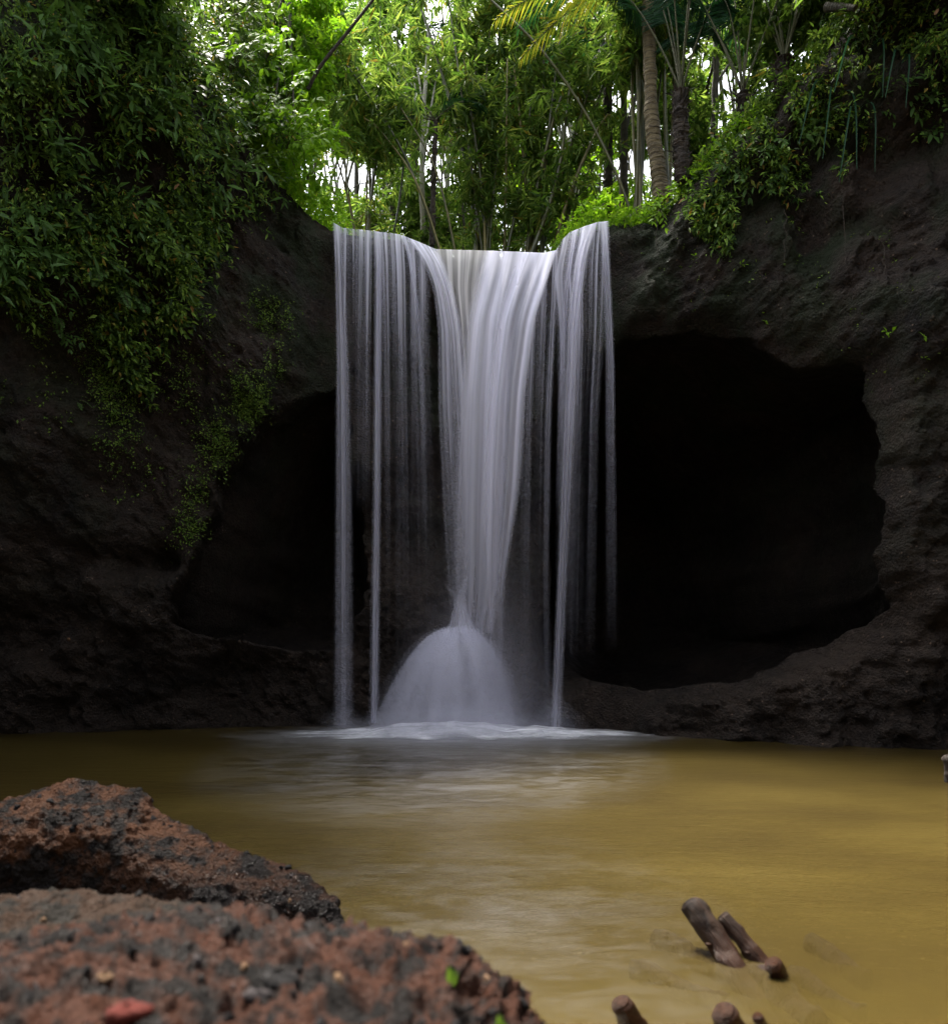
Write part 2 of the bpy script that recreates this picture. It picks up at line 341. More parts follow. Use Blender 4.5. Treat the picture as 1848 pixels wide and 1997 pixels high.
# look-up of the wall on a regular grid
zg = np.arange(-1, 17, .06); xg = np.arange(-13.5, 12.5, .06); GX, GZ = np.meshgrid(xg, zg); GY = wall_y(GX, GZ)
def lookup(x, z):
    i = np.clip(((z - zg[0]) / .06).astype(int), 0, len(zg) - 1); j = np.clip(((x - xg[0]) / .06).astype(int), 0, len(xg) - 1); return GY[i, j]
def hit(u, v):
    """first wall point on the sight line through each (u, v)"""
    u = np.atleast_1d(np.asarray(u, float)); v = np.atleast_1d(np.asarray(v, float)); Yh = np.full(u.shape, np.nan)
    for Y in np.arange(8, 23, .05):
        x = (u - HU) / F * Y; z = CZ + (HV - v) / F * Y; h = np.isnan(Yh) & (lookup(x, z) <= Y) & (z < rim(x)); Yh[h] = Y
    Yh = np.where(np.isnan(Yh), 15.0, Yh)
    return np.stack([(u - HU) / F * Yh, Yh, CZ + (HV - v) / F * Yh], -1)

xs_, ys_ = np.meshgrid(np.linspace(-3.2, 3.2, 20), np.linspace(16.5, 44, 60)); tag(mk('river', np.stack([xs_, ys_, 9.69 + .01 * vnoise(xs_, ys_, 0)], -1).reshape(-1, 3), grid_faces(60, 20), None), kind='structure')
# pool bed, banks behind the camera
def gorge():
    # the rest of the gorge, behind and beside the camera
    an = np.linspace(R(-215), R(35), 150)[None]; t = np.linspace(0, 1, 60)[:, None]
    rx, ry = 13.2, 16.0; x = rx * np.cos(an) * (1 + .10 * t) ; y = 3.0 + ry * np.sin(an) * (1 + .10 * t) * np.where(np.sin(an) < 0, 1, .85); z = -1.3 + 14.5 * t + 0 * an
    d = .9 * fbm(x, y, z, .3, 4, .5, 12); x = x + d * np.cos(an); y = y + d * np.sin(an); z = z + 1.2 * fbm(x, y, 0, .3, 3) * t
    return x, y, z
def ground_mat():
    t = NT('mud'); p = t.pos(); return t.done(t.pri(t.ramp(t.noise(p, 2, 5), [(.3, (.06, .045, .03)), (.7, (.14, .10, .06))]), .8, t.bump(t.noise(p, 8, 5), .03)))
M['mud'] = ground_mat()
nx, ny = 90, 90; a, b = np.meshgrid(np.linspace(-60, 60, nx), np.linspace(-60, 18, ny))
zz = -1.0 + 2.2 * sst(-1, -6, b) + .1 * fbm(a, b, 0, .5, 3)
zz = np.where((np.abs(a) > 12), np.maximum(zz, -1 + (np.abs(a) - 12) * .5), zz)
tag(mk('ground', np.stack([a, b, np.minimum(zz, 9)], -1).reshape(-1, 3), grid_faces(ny, nx), M['mud']), kind='structure')

gx_, gy_, gz_ = gorge(); tag(mk('gorge_wall', np.stack([gx_, gy_, gz_], -1).reshape(-1, 3), grid_faces(60, 150), M['cliff']), kind='structure')
# ------------------------------------------------------------------ pool water
def water_mat():
    t = NT('pool_water'); p = t.pos((1, 1, 1))
    w = t.noise(t.pos((.55, 1.0, 1)), .5, 3, .5, .4)
    ochre = t.ramp(w, [(.32, (.044, .029, .006)), (.5, (.068, .047, .0092)), (.68, (.096, .068, .0155))])
    # pale patches: silty foam plus the fall's reflection painted into the colour
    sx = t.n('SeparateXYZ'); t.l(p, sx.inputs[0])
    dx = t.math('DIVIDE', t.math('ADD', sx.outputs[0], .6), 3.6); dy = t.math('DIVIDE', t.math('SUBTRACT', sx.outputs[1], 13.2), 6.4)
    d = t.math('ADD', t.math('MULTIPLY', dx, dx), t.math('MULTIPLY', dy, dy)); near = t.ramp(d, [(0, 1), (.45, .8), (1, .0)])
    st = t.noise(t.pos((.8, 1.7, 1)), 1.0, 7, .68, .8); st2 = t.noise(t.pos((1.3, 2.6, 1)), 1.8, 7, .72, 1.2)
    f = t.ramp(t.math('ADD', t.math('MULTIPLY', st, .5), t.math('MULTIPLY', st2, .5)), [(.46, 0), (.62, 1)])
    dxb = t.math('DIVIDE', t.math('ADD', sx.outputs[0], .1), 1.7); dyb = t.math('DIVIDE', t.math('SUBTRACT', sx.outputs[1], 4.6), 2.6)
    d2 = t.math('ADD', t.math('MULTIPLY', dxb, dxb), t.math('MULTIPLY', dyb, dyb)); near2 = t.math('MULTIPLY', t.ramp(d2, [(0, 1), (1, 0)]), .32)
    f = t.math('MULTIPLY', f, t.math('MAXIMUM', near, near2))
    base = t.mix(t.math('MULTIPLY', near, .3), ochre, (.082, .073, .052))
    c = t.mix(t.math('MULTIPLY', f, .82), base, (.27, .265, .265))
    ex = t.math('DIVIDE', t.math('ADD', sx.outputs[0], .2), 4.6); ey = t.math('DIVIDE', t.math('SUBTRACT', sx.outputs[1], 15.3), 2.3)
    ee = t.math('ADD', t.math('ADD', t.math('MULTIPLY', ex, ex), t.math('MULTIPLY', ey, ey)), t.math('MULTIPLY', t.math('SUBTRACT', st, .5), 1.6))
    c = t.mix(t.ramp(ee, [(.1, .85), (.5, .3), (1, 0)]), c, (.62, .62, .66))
    fine = t.ramp(st2, [(.3, .86), (.7, 1.12)]); c = t.mix(1, c, fine, 'MULTIPLY')
    h = t.math('ADD', t.noise(t.pos((1, 2.5, 1)), 2.2, 5, .6), t.math('MULTIPLY', t.noise(t.pos((1, 2.5, 1)), 14, 4, .6), .12))
    pr = t.pri(c, .30, t.bump(h, .03, .4), .5)
    tr = t.n('BsdfTransparent'); m = t.n('MixShader')
    g = t.n('ObjectInfo'); z = t.math('GREATER_THAN', sx.outputs[2], -.34)
    t.l(t.math('MULTIPLY', z, .45), m.inputs[0]); t.l(pr, m.inputs[1]); t.l(tr.outputs[0], m.inputs[2])
    return t.done(m.outputs[0])
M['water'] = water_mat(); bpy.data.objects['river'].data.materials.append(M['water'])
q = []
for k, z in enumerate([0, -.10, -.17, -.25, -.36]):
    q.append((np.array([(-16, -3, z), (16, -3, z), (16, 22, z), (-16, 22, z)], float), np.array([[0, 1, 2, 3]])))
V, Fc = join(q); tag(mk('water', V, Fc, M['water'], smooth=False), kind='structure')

# ------------------------------------------------------------------ waterfall
def fall_mat(name, k, seed, stops, lo=.42, hi=.62, edge=.18, amin=.12, col=(.86, .85, .98)):
    t = NT(name); uv = t.n('UVMap'); s = t.n('SeparateXYZ'); t.l(uv.outputs[0], s.inputs[0]); U, Vv = s.outputs[0], s.outputs[1]
    e = t.math('MULTIPLY', t.math('DIVIDE', U, edge, True), t.math('DIVIDE', t.math('SUBTRACT', 1.0, U), edge, True))
    e = t.math('MULTIPLY', e, t.math('MULTIPLY', e, t.math('SUBTRACT', 3.0, t.math('MULTIPLY', e, 2.0))), False)
    def streak(kk, vk, sd):
        c = t.n('CombineXYZ'); t.l(t.math('MULTIPLY', U, kk), c.inputs[0]); t.l(t.math('MULTIPLY', Vv, vk), c.inputs[1]); c.inputs[2].default_value = sd
        return t.noise(c.outputs[0], 1, 2, .5)
    n = t.math('ADD', t.math('MULTIPLY', streak(k * .8, .5, seed), .70), t.math('MULTIPLY', streak(k * 2.6, .5, seed + 9), .30))
    n = t.ramp(n, [(lo - .02, amin), (hi + .04, 1)], 'EASE')
    fade = t.ramp(Vv, [(a, b) for a, b in stops])
    al = t.math('MULTIPLY', t.math('MULTIPLY', n, e), fade, True)
    di = t.n('BsdfDiffuse'); di.inputs[0].default_value = (*col, 1); tl = t.n('BsdfTranslucent'); tl.inputs[0].default_value = (*col, 1)
    m1 = t.n('MixShader'); m1.inputs[0].default_value = .14; t.l(di.outputs[0], m1.inputs[1]); t.l(tl.outputs[0], m1.inputs[2])
    tr = t.n('BsdfTransparent'); m = t.n('MixShader'); t.l(al, m.inputs[0]); t.l(tr.outputs[0], m.inputs[1]); t.l(m1.outputs[0], m.inputs[2])
    return t.done(m.outputs[0])
fall = empty('waterfall', at(924, 1427, 15.8), 'silky white waterfall dropping over the dark rock lip into the pool', 'waterfall')
def stream(name, rows, k, seed, stops, back=.9, label=None, **kw):
    """rows: (v, uL, uR, Y); first row is on the lip"""
    rows = np.array(rows, float); nr, nc = 70, 25
    t = np.linspace(0, 1, nr); tv = (rows[:, 0] - rows[0, 0]) / (rows[-1, 0] - rows[0, 0]); tt = t ** 1.5
    r = np.stack([np.interp(tt, tv, rows[:, i]) for i in range(4)], 1)
    for _ in range(6): r[1:-1] = .25 * r[:-2] + .5 * r[1:-1] + .25 * r[2:]
    s = np.linspace(0, 1, nc)[None]; U = r[:, 1:2] + (r[:, 2:3] - r[:, 1:2]) * s; Yy = np.repeat(r[:, 3:4], nc, 1)
    top = lipv(U[0])[None] - 2; f = sst(.0, .22, tt)[:, None]
    Vv = top + (r[:, 0:1] - r[0, 0]) * 1.0; Vv = Vv * (1 - f) + (r[:, 0:1]) * f
    Vv = np.minimum(Vv, r[-1, 0])
    # falls away from the edge in an arc
    Yy = Yy + .35 * np.exp(-((Vv - top) / 40)) - .0
    Yy = Yy + .05 * np.sin(s * 23 + seed) * sst(0, .1, tt)[:, None]
    P = np.stack([(U - HU) / F * Yy, Yy, CZ + (HV - Vv) / F * Yy], -1)
    B = P[0].copy(); B[:, 1] += back; B[:, 2] += .02; mid = P[0].copy(); mid[:, 1] += back * .4; mid[:, 2] += .02
    P = np.concatenate([B[None], mid[None], P], 0)
    vv = np.concatenate([[0, 0], tt]); uv = np.stack(np.broadcast_arrays(s, vv[:, None]), -1).reshape(-1, 2)
    m = fall_mat('fall_' + name, k, seed, stops, **kw)
    o = mk(name, P.reshape(-1, 3), grid_faces(nr + 2, nc), m, fall, uv=uv)
    if label: o['label'] = label
    return o
W = 15.75
stream('water_strand', [(434,646,672,W),(520,650,674,W),(700,652,684,W),(1000,650,690,W),(1420,646,694,W)], 2.5, 1, [(0,1),(.2,.95),(.6,.62),(1,.42)], amin=.5, edge=.5, label='pale outermost strand at the left edge of the fall')
stream('water_veil', [(446,664,731,W+.1),(520,664,731,W),(700,664,728,W),(1000,664,726,W)], 7, 2, [(0,1),(.2,.65),(.45,.2),(1,.0)], amin=.03, label='thin left veil combed into fine vertical strands')
stream('water_strand', [(450,724,748,W-.05),(520,727,750,W),(620,727,748,W),(1000,724,745,W),(1410,716,742,W)], 2, 3, [(0,1),(.25,1),(.6,.75),(1,.5)], amin=.55, edge=.5, label='narrow bright strand falling straight to the foam')
stream('water_veil', [(452,728,838,W+.1),(520,732,842,W+.05),(640,735,842,W+.1),(900,735,850,W+.2),(1300,735,855,W+.3)], 8, 4, [(0,1),(.12,.85),(.3,.36),(.55,.12),(1,.0)], amin=.05, label='wide veil of strands right of the narrow bright strand')
stream('water_strand', [(458,780,796,W-.05),(500,792,806,W-.1),(600,806,820,W-.1),(750,814,830,W-.1),(1100,820,836,W)], 1.5, 5, [(0,.8),(.25,.6),(.6,.25),(1,.0)], amin=.6, edge=.45)
stream('water_chute', [(468,788,856,W-.1),(500,815,872,W-.25),(560,842,888,W-.35),(640,852,904,W-.4),(800,852,918,W-.4),(1000,862,925,W-.3),(1260,880,930,W-.2)], 5, 6, [(0,1),(.1,1),(.3,.75),(.6,.42),(1,.12)], amin=.32, edge=.14, label='left chute of water curving inward from the stepped lip')
stream('water_veil', [(488,838,968,W-.05),(560,850,950,W),(640,868,945,W),(720,880,940,W),(900,885,935,W)], 10, 7, [(0,1),(.3,.8),(.65,.4),(1,.0)], amin=.3, edge=.08, col=(.84,.81,.80), label='cream back veil at the lowest part of the lip')
stream('water_chute', [(490,938,1032,W-.1),(540,925,1022,W-.3),(620,903,1005,W-.45),(760,888,1000,W-.5),(950,880,995,W-.45),(1150,880,985,W-.4),(1235,885,965,W-.35)], 4, 8, [(0,.9),(.12,1),(.35,.85),(.7,.55),(1,.32)], amin=.45, edge=.2, label='main central chute arcing left and widening downward')
stream('water_chute', [(492,1008,1090,W-.05),(540,988,1076,W-.3),(620,962,1050,W-.5),(760,945,1030,W-.55),(950,935,1020,W-.5),(1150,945,985,W-.4),(1300,955,982,W-.3)], 4, 9, [(0,1),(.12,1),(.35,.8),(.7,.42),(1,.12)], amin=.42, edge=.2, label='right central chute arcing over a rock boss')
stream('water_veil', [(492,1020,1095,W+.1),(600,1020,1090,W+.1),(800,1015,1080,W+.1),(1100,1010,1075,W+.2),(1400,1010,1080,W+.2)], 6, 10, [(0,1),(.15,.7),(.4,.34),(.7,.12),(1,.05)], amin=.05)
stream('water_veil', [(440,1090,1190,W),(520,1072,1188,W-.05),(640,1082,1182,W-.1),(800,1085,1170,W-.1),(1100,1080,1165,W),(1420,1076,1160,W)], 7, 11, [(0,1),(.1,.95),(.25,.5),(.45,.17),(.9,.0)], amin=.04, edge=.16, label='right veil pouring off the raised right shoulder of the lip')
stream('water_strand', [(438,1136,1168,W-.1),(500,1118,1150,W-.2),(620,1103,1132,W-.25),(800,1096,1124,W-.25),(1100,1085,1110,W-.2),(1425,1070,1096,W-.15)], 2, 12, [(0,.9),(.25,.9),(.55,.6),(1,.42)], amin=.55, edge=.38, label='bright strand leaning left down the right veil')
stream('water_strand', [(433,1164,1188,W-.05),(520,1172,1192,W-.05),(700,1178,1200,W-.05),(1000,1178,1204,W),(1420,1176,1210,W)], 1.5, 13, [(0,1),(.22,.7),(.5,.22),(.85,.0)], amin=.5, edge=.4, label='outermost strand at the right edge of the fall')
stream('water_strand', [(460,1112,1130,W-.1),(560,1096,1112,W-.1),(700,1088,1104,W-.05),(1000,1080,1098,W)], 1.5, 14, [(0,.9),(.3,.6),(1,0)], amin=.5, edge=.4)
stream('water_mist', [(600,860,1040,W+.3),(900,830,1060,W+.25),(1200,780,1080,W+.2),(1425,700,1140,W+.1)], 2, 15, [(0,0),(.3,.06),(.65,.10),(1,.34)], back=0, amin=.5, edge=.48)
# splash dome where the jet hits a hidden rock
def shell_mat(name, a, seed, col=(.86,.86,.97)):
    t = NT(name); uv = t.n('UVMap'); s = t.n('SeparateXYZ'); t.l(uv.outputs[0], s.inputs[0])
    c = t.n('CombineXYZ'); t.l(t.math('MULTIPLY', s.outputs[0], 24), c.inputs[0]); t.l(t.math('MULTIPLY', s.outputs[1], 1.2), c.inputs[1]); c.inputs[2].default_value = (4 if seed > 29 and seed < 50 else seed)
    n = t.ramp(t.noise(c.outputs[0], 1, 5, .6), [(.3, .3), (.7, 1.5)])
    al = t.math('MULTIPLY', t.math('MULTIPLY', n, a), t.ramp(s.outputs[1], [(0, 1.0), (.25, 1), (.75, .6), (1, .5)]), True)
    di = t.n('BsdfDiffuse'); di.inputs[0].default_value = (*col, 1); tl = t.n('BsdfTranslucent'); tl.inputs[0].default_value = (*col, 1)
    m1 = t.n('MixShader'); m1.inputs[0].default_value = .5; t.l(di.outputs[0], m1.inputs[1]); t.l(tl.outputs[0], m1.inputs[2])
    tr = t.n('BsdfTransparent'); m = t.n('MixShader'); t.l(al, m.inputs[0]); t.l(tr.outputs[0], m.inputs[1]); t.l(m1.outputs[0], m.inputs[2])
    return t.done(m.outputs[0])
ap = at(892, 1224, 15.3); bs = at(866, 1427, 15.3)
def dome(sc, a, seed, name='splash_dome', ctr=None, rad=(1.40, 1.1), hh=None, top=.12, pw=2.5):
    nr, nc = 40, 72; t = np.linspace(0, 1, nr)[:, None]; an = np.linspace(0, 2 * math.pi, nc + 1)[None]
    c0 = ap if ctr is None else ctr; c1 = bs if ctr is None else ctr
    H = (ap[2] + .05 if hh is None else hh) * (1 - top + top * sc); rr = t ** .75
    x = c0[0] * (1 - t ** 2) + c1[0] * t ** 2 + np.cos(an) * rad[0] * sc * rr * (1 + (.05 * np.sin(an * 5 + seed) + .03 * np.sin(an * 11 + seed * 2)) * t); y = c0[1] + np.sin(an) * rad[1] * sc * rr; z = H * (1 - rr ** pw) + 0 * an - .04
    z = z + .07 * np.sin(an * 3 + seed) * t * (1 - t) + .05 * np.sin(an * 7 + seed * 3) * t * (1 - t)
    uv = np.stack(np.broadcast_arrays(an / (2 * math.pi), t), -1).reshape(-1, 2)
    return mk(name, np.stack(np.broadcast_arrays(x, y, z), -1).reshape(-1, 3), grid_faces(nr, nc + 1), shell_mat(name + '_%d' % seed, a, seed), fall, uv=uv)
for i, (s_, a_) in enumerate([(1.16, .018), (1.12, .03), (1.085, .045), (1.055, .06), (1.03, .08), (1.005, .10), (.98, .11), (.95, .12), (.92, .12), (.88, .11), (.83, .09), (.77, .08)]): dome(s_, a_, 30 + i)
for i, (s_, a_) in enumerate([(1.0, .022), (.9, .03), (.8, .035), (.7, .04), (.6, .045), (.5, .05), (.4, .05)]): dome(s_, a_, 60 + i, 'mist', at(885, 1427, 15.4), (2.9, 1.0), .62, .55, 1.6)
for i, (s_, a_) in enumerate([(1.0, .02), (.8, .03), (.62, .035), (.45, .04)]): dome(s_, a_, 70 + i, 'mist', at(1082, 1427, 15.5), (.75, .5), .75, .6, 1.5); dome(s_, a_ * .7, 80 + i, 'mist', at(670, 1424, 15.6), (.7, .5), .6, .6, 1.5)
# spurt above the dome
def spurt(name, rows, a, seed):
    rows = np.array(rows, float); nr, nc = 30, 20; tt = np.linspace(0, 1, nr); tv = np.linspace(0, 1, len(rows))
    r = np.stack([np.interp(tt, tv, rows[:, i]) for i in range(4)], 1)
    for _ in range(4): r[1:-1] = .25 * r[:-2] + .5 * r[1:-1] + .25 * r[2:]
    an = np.linspace(0, 2 * math.pi, nc + 1)[None]; w = (r[:, 2:3] - r[:, 1:2]) / 2; U = (r[:, 1:2] + r[:, 2:3]) / 2 + w * np.cos(an); Yy = r[:, 3:4] + w / F * 15 * np.sin(an)
    P = np.stack([(U - HU) / F * Yy, Yy, CZ + (HV - r[:, 0:1]) / F * Yy], -1); uv = np.stack(np.broadcast_arrays(an / 6.2832, tt[:, None]), -1).reshape(-1, 2)
    return mk(name, P.reshape(-1, 3), grid_faces(nr, nc + 1), shell_mat(name + '_m', a, seed), fall, uv=uv)
spurt('water_spurt', [(1232,870,930,15.1),(1205,878,918,15.1),(1175,888,906,15.1),(1145,898,908,15.1),(1120,910,914,15.1)], .26, 50)
spurt('water_spurt', [(1225,885,925,15.25),(1190,886,908,15.25),(1160,880,890,15.25),(1138,866,870,15.25)], .16, 51)
# foam apron on the pool
def foam_mat():
    t = NT('foam'); uv = t.n('UVMap'); s = t.n('SeparateXYZ'); t.l(uv.outputs[0], s.inputs[0])
    dx = t.math('MULTIPLY', t.math('SUBTRACT', s.outputs[0], .5), 2.0); dy = t.math('MULTIPLY', t.math('SUBTRACT', s.outputs[1], .5), 2.0)
    n = t.noise(t.pos((1, 2.4, 1)), 1.6, 5, .6)
    d = t.math('ADD', t.math('ADD', t.math('MULTIPLY', dx, dx), t.math('MULTIPLY', dy, dy)), t.math('MULTIPLY', t.math('SUBTRACT', n, .5), 2.0))
    al = t.ramp(d, [(.0, .85), (.35, .42), (.85, 0)], 'EASE')
    di = t.n('BsdfDiffuse'); di.inputs[0].default_value = (.95, .95, .98, 1); tr = t.n('BsdfTransparent'); m = t.n('MixShader')
    t.l(al, m.inputs[0]); t.l(tr.outputs[0], m.inputs[1]); t.l(di.outputs[0], m.inputs[2]); return t.done(m.outputs[0])
M['foam'] = foam_mat()
def foam(cx, cy, rx, ry, h, z0):
    nr, nc = 40, 80; s, t = np.meshgrid(np.linspace(0, 1, nc), np.linspace(0, 1, nr)); x = cx + (s - .5) * 2 * rx; y = cy + (t - .5) * 2 * ry
    r = ((s - .5) * 2) ** 2 + ((t - .5) * 2) ** 2; z = z0 + h * np.clip(1 - r, 0, 1) * (1 + .4 * fbm(x, y, 0, 1.5, 3))
    return mk('foam', np.stack([x, y, z], -1).reshape(-1, 3), grid_faces(nr, nc), M['foam'], fall, uv=np.stack([s, t], -1).reshape(-1, 2))
foam(-.15, 15.4, 3.9, 1.35, .03, .006); foam(-.4, 15.2, 2.5, 1.2, .07, .012); foam(-.5, 15.15, 1.9, 1.0, .12, .018); foam(.9, 15.2, 2.6, .9, .04, .010); foam(-.3, 15.3, 2.7, 1.0, .18, .02)

# ------------------------------------------------------------------ boulders in the foreground
ico = bpy.data.meshes.new('pebble_shape')
def pebble_mesh(seed):
    n1, n2 = 7, 9; th = np.linspace(0, math.pi, n1)[:, None]; ph = np.linspace(0, 2 * math.pi, n2, endpoint=False)[None]
    P = np.stack(np.broadcast_arrays(np.sin(th) * np.cos(ph), np.sin(th) * np.sin(ph), np.cos(th)), -1).reshape(-1, 3)
    P = P * (1 + .5 * vnoise(P[:, 0] * 1.6 + seed, P[:, 1] * 1.6, P[:, 2] * 1.6))[:, None]
    return P, tri(grid_faces(n1, n2, True))
def rock(name, label, crest, prof, mat, res, amp, seed, cat='boulder', pebbles=None):
    crest = np.array(crest, float); ns, nt = res
    C = np.array([at(*c[:3]) for c in crest]); sx = np.interp(np.linspace(0, 1, ns), np.linspace(0, 1, len(C)), np.arange(len(C)))
    Cs = np.stack([np.interp(sx, np.arange(len(C)), C[:, i]) for i in range(3)], 1); wd = np.interp(sx, np.arange(len(C)), crest[:, 3])
    for _ in range(int(ns / 40)): Cs[1:-1] = .25 * Cs[:-2] + .5 * Cs[1:-1] + .25 * Cs[2:]
    pr = np.array(prof, float); dl = np.r_[0, np.cumsum(np.hypot(*np.diff(pr, axis=0).T))]; tt = np.linspace(0, dl[-1], nt)
    pp = np.stack([np.interp(tt, dl, pr[:, i]) for i in range(2)], 1)
    for _ in range(int(nt / 12)): pp[1:-1] = .25 * pp[:-2] + .5 * pp[1:-1] + .25 * pp[2:]
    P = Cs[:, None].repeat(nt, 1); P[..., 1] += pp[None, :, 0] * wd[:, None]; P[..., 2] += pp[None, :, 1]
    # normals
    du = np.gradient(P, axis=0); dv = np.gradient(P, axis=1); N = unit(np.cross(dv, du)); 
    if N[ns // 2, nt // 2, 2] < 0: N = -N
    x, y, z = P[..., 0], P[..., 1], P[..., 2]
    d = amp[0] * fbm(x, y, z, amp[3], 3, .5, seed) + amp[1] * (1 - 2 * np.abs(fbm(x, y, z, amp[4], 3, .55, seed + 3))) + amp[2] * fbm(x, y, z, amp[5], 4, .65, seed + 6)
    P = P + N * d[..., None]
    root = empty(name, (Cs[:, 0].mean(), Cs[:, 1].mean(), 0), label, cat)
    Fc = grid_faces(ns, nt); 
    mk('rock_body', P.reshape(-1, 3), Fc, mat, root)
    if pebbles:
        meshes = {}
        for k in range(pebbles[0]):
            i = int(rng.integers(8, ns - 8)); j = int(rng.integers(int(nt * pebbles[3]), int(nt * pebbles[4]))); c = P[i, j]
            mn = random.choices(['pebble_dark', 'pebble_grey', 'pebble_tan'], [.86, .12, .02])[0]; s = rng.uniform(pebbles[1], pebbles[2]) * (1 if rng.random() < .8 else 1.6)
            key = (mn, int(rng.integers(0, 3)))
            if key not in meshes:
                Vp, Fp = pebble_mesh(key[1] * 7 + 1); o = mk('pebble', Vp, Fp, M[mn], root, False, loc=(0, 0, 0)); meshes[key] = o.data
            else: o = bpy.data.objects.new('pebble', meshes[key]); COL.objects.link(o); o.parent = root
            o.location = Vector(c + N[i, j] * s * -.15) - root.location; o.rotation_euler = rng.uniform(0, 6, 3); o.scale = (s, s * rng.uniform(.6, 1), s * rng.uniform(.4, .8))
    return root, P, N
# far boulder, sloping into the pool
rock('boulder', 'large dark wet boulder with brown top sloping right into the pool', 
  [(-60,1600,5.0,1),(0,1569,5.0,1),(34,1552,5.05,1),(112,1525,5.1,1),(169,1517,5.1,1),(225,1522,5.1,1),(270,1535,5.05,.95),(315,1580,5.0,.9),(393,1619,4.9,.85),(449,1654,4.85,.8),(506,1668,4.8,.7),(562,1690,4.7,.6),(618,1724,4.6,.5),(650,1760,4.5,.4),(662,1800,4.4,.3),(668,1850,4.35,.25)],
  [(.5,-1.2),(.22,-.35),(.06,-.03),(0,0),(-.2,-.06),(-.36,-.13),(-.46,-.22),(-.50,-.34),(-.50,-.5),(-.52,-.62),(-.6,-1.2)], M['boulder'], (520, 300), (.03, .010, .013, 2.2, 6, 20), 4, pebbles=(160, .008, .02, .25, .8))
rock('boulder', 'low grey lichen-crusted boulder wedged between the two larger boulders', 
  [(-80,1750,2.6,1),(0,1748,2.6,1),(60,1738,2.6,1),(129,1732,2.6,1),(225,1740,2.6,1),(315,1757,2.6,1),(393,1762,2.6,.9),(440,1778,2.6,.7),(470,1830,2.6,.5),(490,1920,2.6,.4)],
  [(.35,-1.2),(.2,-.4),(.05,-.04),(0,0),(-.2,0.01),(-.4,-.03),(-.55,-.15),(-.6,-1.2)], M['boulder_grey'], (300, 200), (.02, .008, .010, 3, 12, 34), 15, pebbles=(60, .008, .016, .3, .8))
near_root, NP, NN = rock('boulder', 'nearest reddish brown pebbly boulder filling the bottom left corner', 
  [(-120,1850,1.9,1),(0,1838,1.9,1),(60,1826,1.9,1),(180,1802,1.9,1),(281,1782,1.92,1),(415,1772,1.94,1),(562,1799,1.92,1),(730,1816,1.9,1),(871,1846,1.85,1),(915,1872,1.84,.95),(955,1906,1.82,.95),(1006,1946,1.8,.9),(1038,1996,1.78,.9),(1060,2080,1.75,.9),(1070,2250,1.7,.9)],
  [(.35,-1.2),(.15,-.4),(.04,-.03),(0,0),(-.15,.015),(-.35,.0),(-.6,-.02),(-.9,-.15),(-1,-1)], M['boulder_near'], (620, 330), (.022, .018, .015, 4, 13, 34), 27, pebbles=(230, .005, .016, .32, .72))
for (u, v, Y, mn, s, lb) in [(243,1984,1.36,'pebble_red',.030,'dull red pebble'), (207,1938,1.5,'pebble_tan',.012,'pale orange pebble'), (800,1865,1.72,'pebble_tan',.012,None), (500,1930,1.5,'pebble_grey',.022,'large grey pebble'),(545,1905,1.55,'pebble_dark',.03,None)]:
    Vp, Fp = pebble_mesh(u); o = mk('pebble', Vp, Fp, M[mn], near_root, False, loc=(0, 0, 0)); c = at(u, v, Y)
    k = np.argmin(((NP[..., :2] - c[:2]) ** 2).sum(-1)); c = NP.reshape(-1, 3)[k]
    o.location = Vector(c) + Vector((0, 0, s * .25)) - near_root.location; o.scale = (s * 1.3, s, s * .7)
    if lb: o['label'] = lb
for i, (u, Y, h) in enumerate([(885, 1.6, .042), (976, 1.55, .035)]):
    c = at(u, 1985, Y); k = np.argmin(((NP[..., :2] - c[:2]) ** 2).sum(-1)); c = NP.reshape(-1, 3)[k]
    root = empty('grass_tuft', c, ['green grass tuft growing near the right end of the nearest boulder', 'smaller green tuft at the lowest right edge of the nearest boulder'][i], 'grass tuft', 'grass tufts on the nearest boulder')
    n = 7; D = unit(np.stack([rng.uniform(-.5, .5, n), rng.uniform(-.5, .5, n), np.ones(n)], -1))
    for q_ in range(n):
        V, Fc = leaves(c[None] + rng.normal(0, .006, (1, 3)), D[q_:q_+1], np.array([[0, -1., .2]]), h * rng.uniform(.6, 1.1), .009, True); mk('blade', V, Fc, M['creeper_leaf'], root)

# ------------------------------------------------------------------ logs
def wood_mat(name, a, b, rough):
    t = NT(name); tc = t.n('TexCoord'); mp = t.n('Mapping'); mp.inputs['Scale'].default_value = (26, 26, 3.2); t.l(tc.outputs['Object'], mp.inputs[0])
    n = t.noise(mp.outputs[0], 1.2, 7, .65); p = t.pos(); z = t.n('SeparateXYZ'); t.l(p, z.inputs[0])
    c = t.ramp(n, [(.35, a), (.65, b)]); wet = t.ramp(t.math('ADD', z.outputs[2], t.math('MULTIPLY', t.noise(p, 9, 3), .1)), [(.10, 1), (.24, 0)])
    c = t.mix(t.math('MULTIPLY', t.ramp(t.noise(p, 14, 3), [(.62, 0), (.68, 1)]), .6), c, (.05, .028, .017))
    c = t.mix(t.math('MULTIPLY', wet, .55), c, (.04, .016, .008))
    r = t.math('SUBTRACT', rough, t.math('MULTIPLY', wet, .42))
    return t.done(t.pri(c, r, t.bump(n, .03), .22))
M['wood'] = wood_mat('weathered_wood', (.008, .0045, .003), (.040, .021, .011), .65)
M['sunken_wood'] = bark_mat('sunken_wood', (.008, .004, .002), (.03, .014, .008), rough=1.0)
M['wet_wood'] = wood_mat('wet_wood', (.014, .006, .0035), (.060, .025, .012), .5)
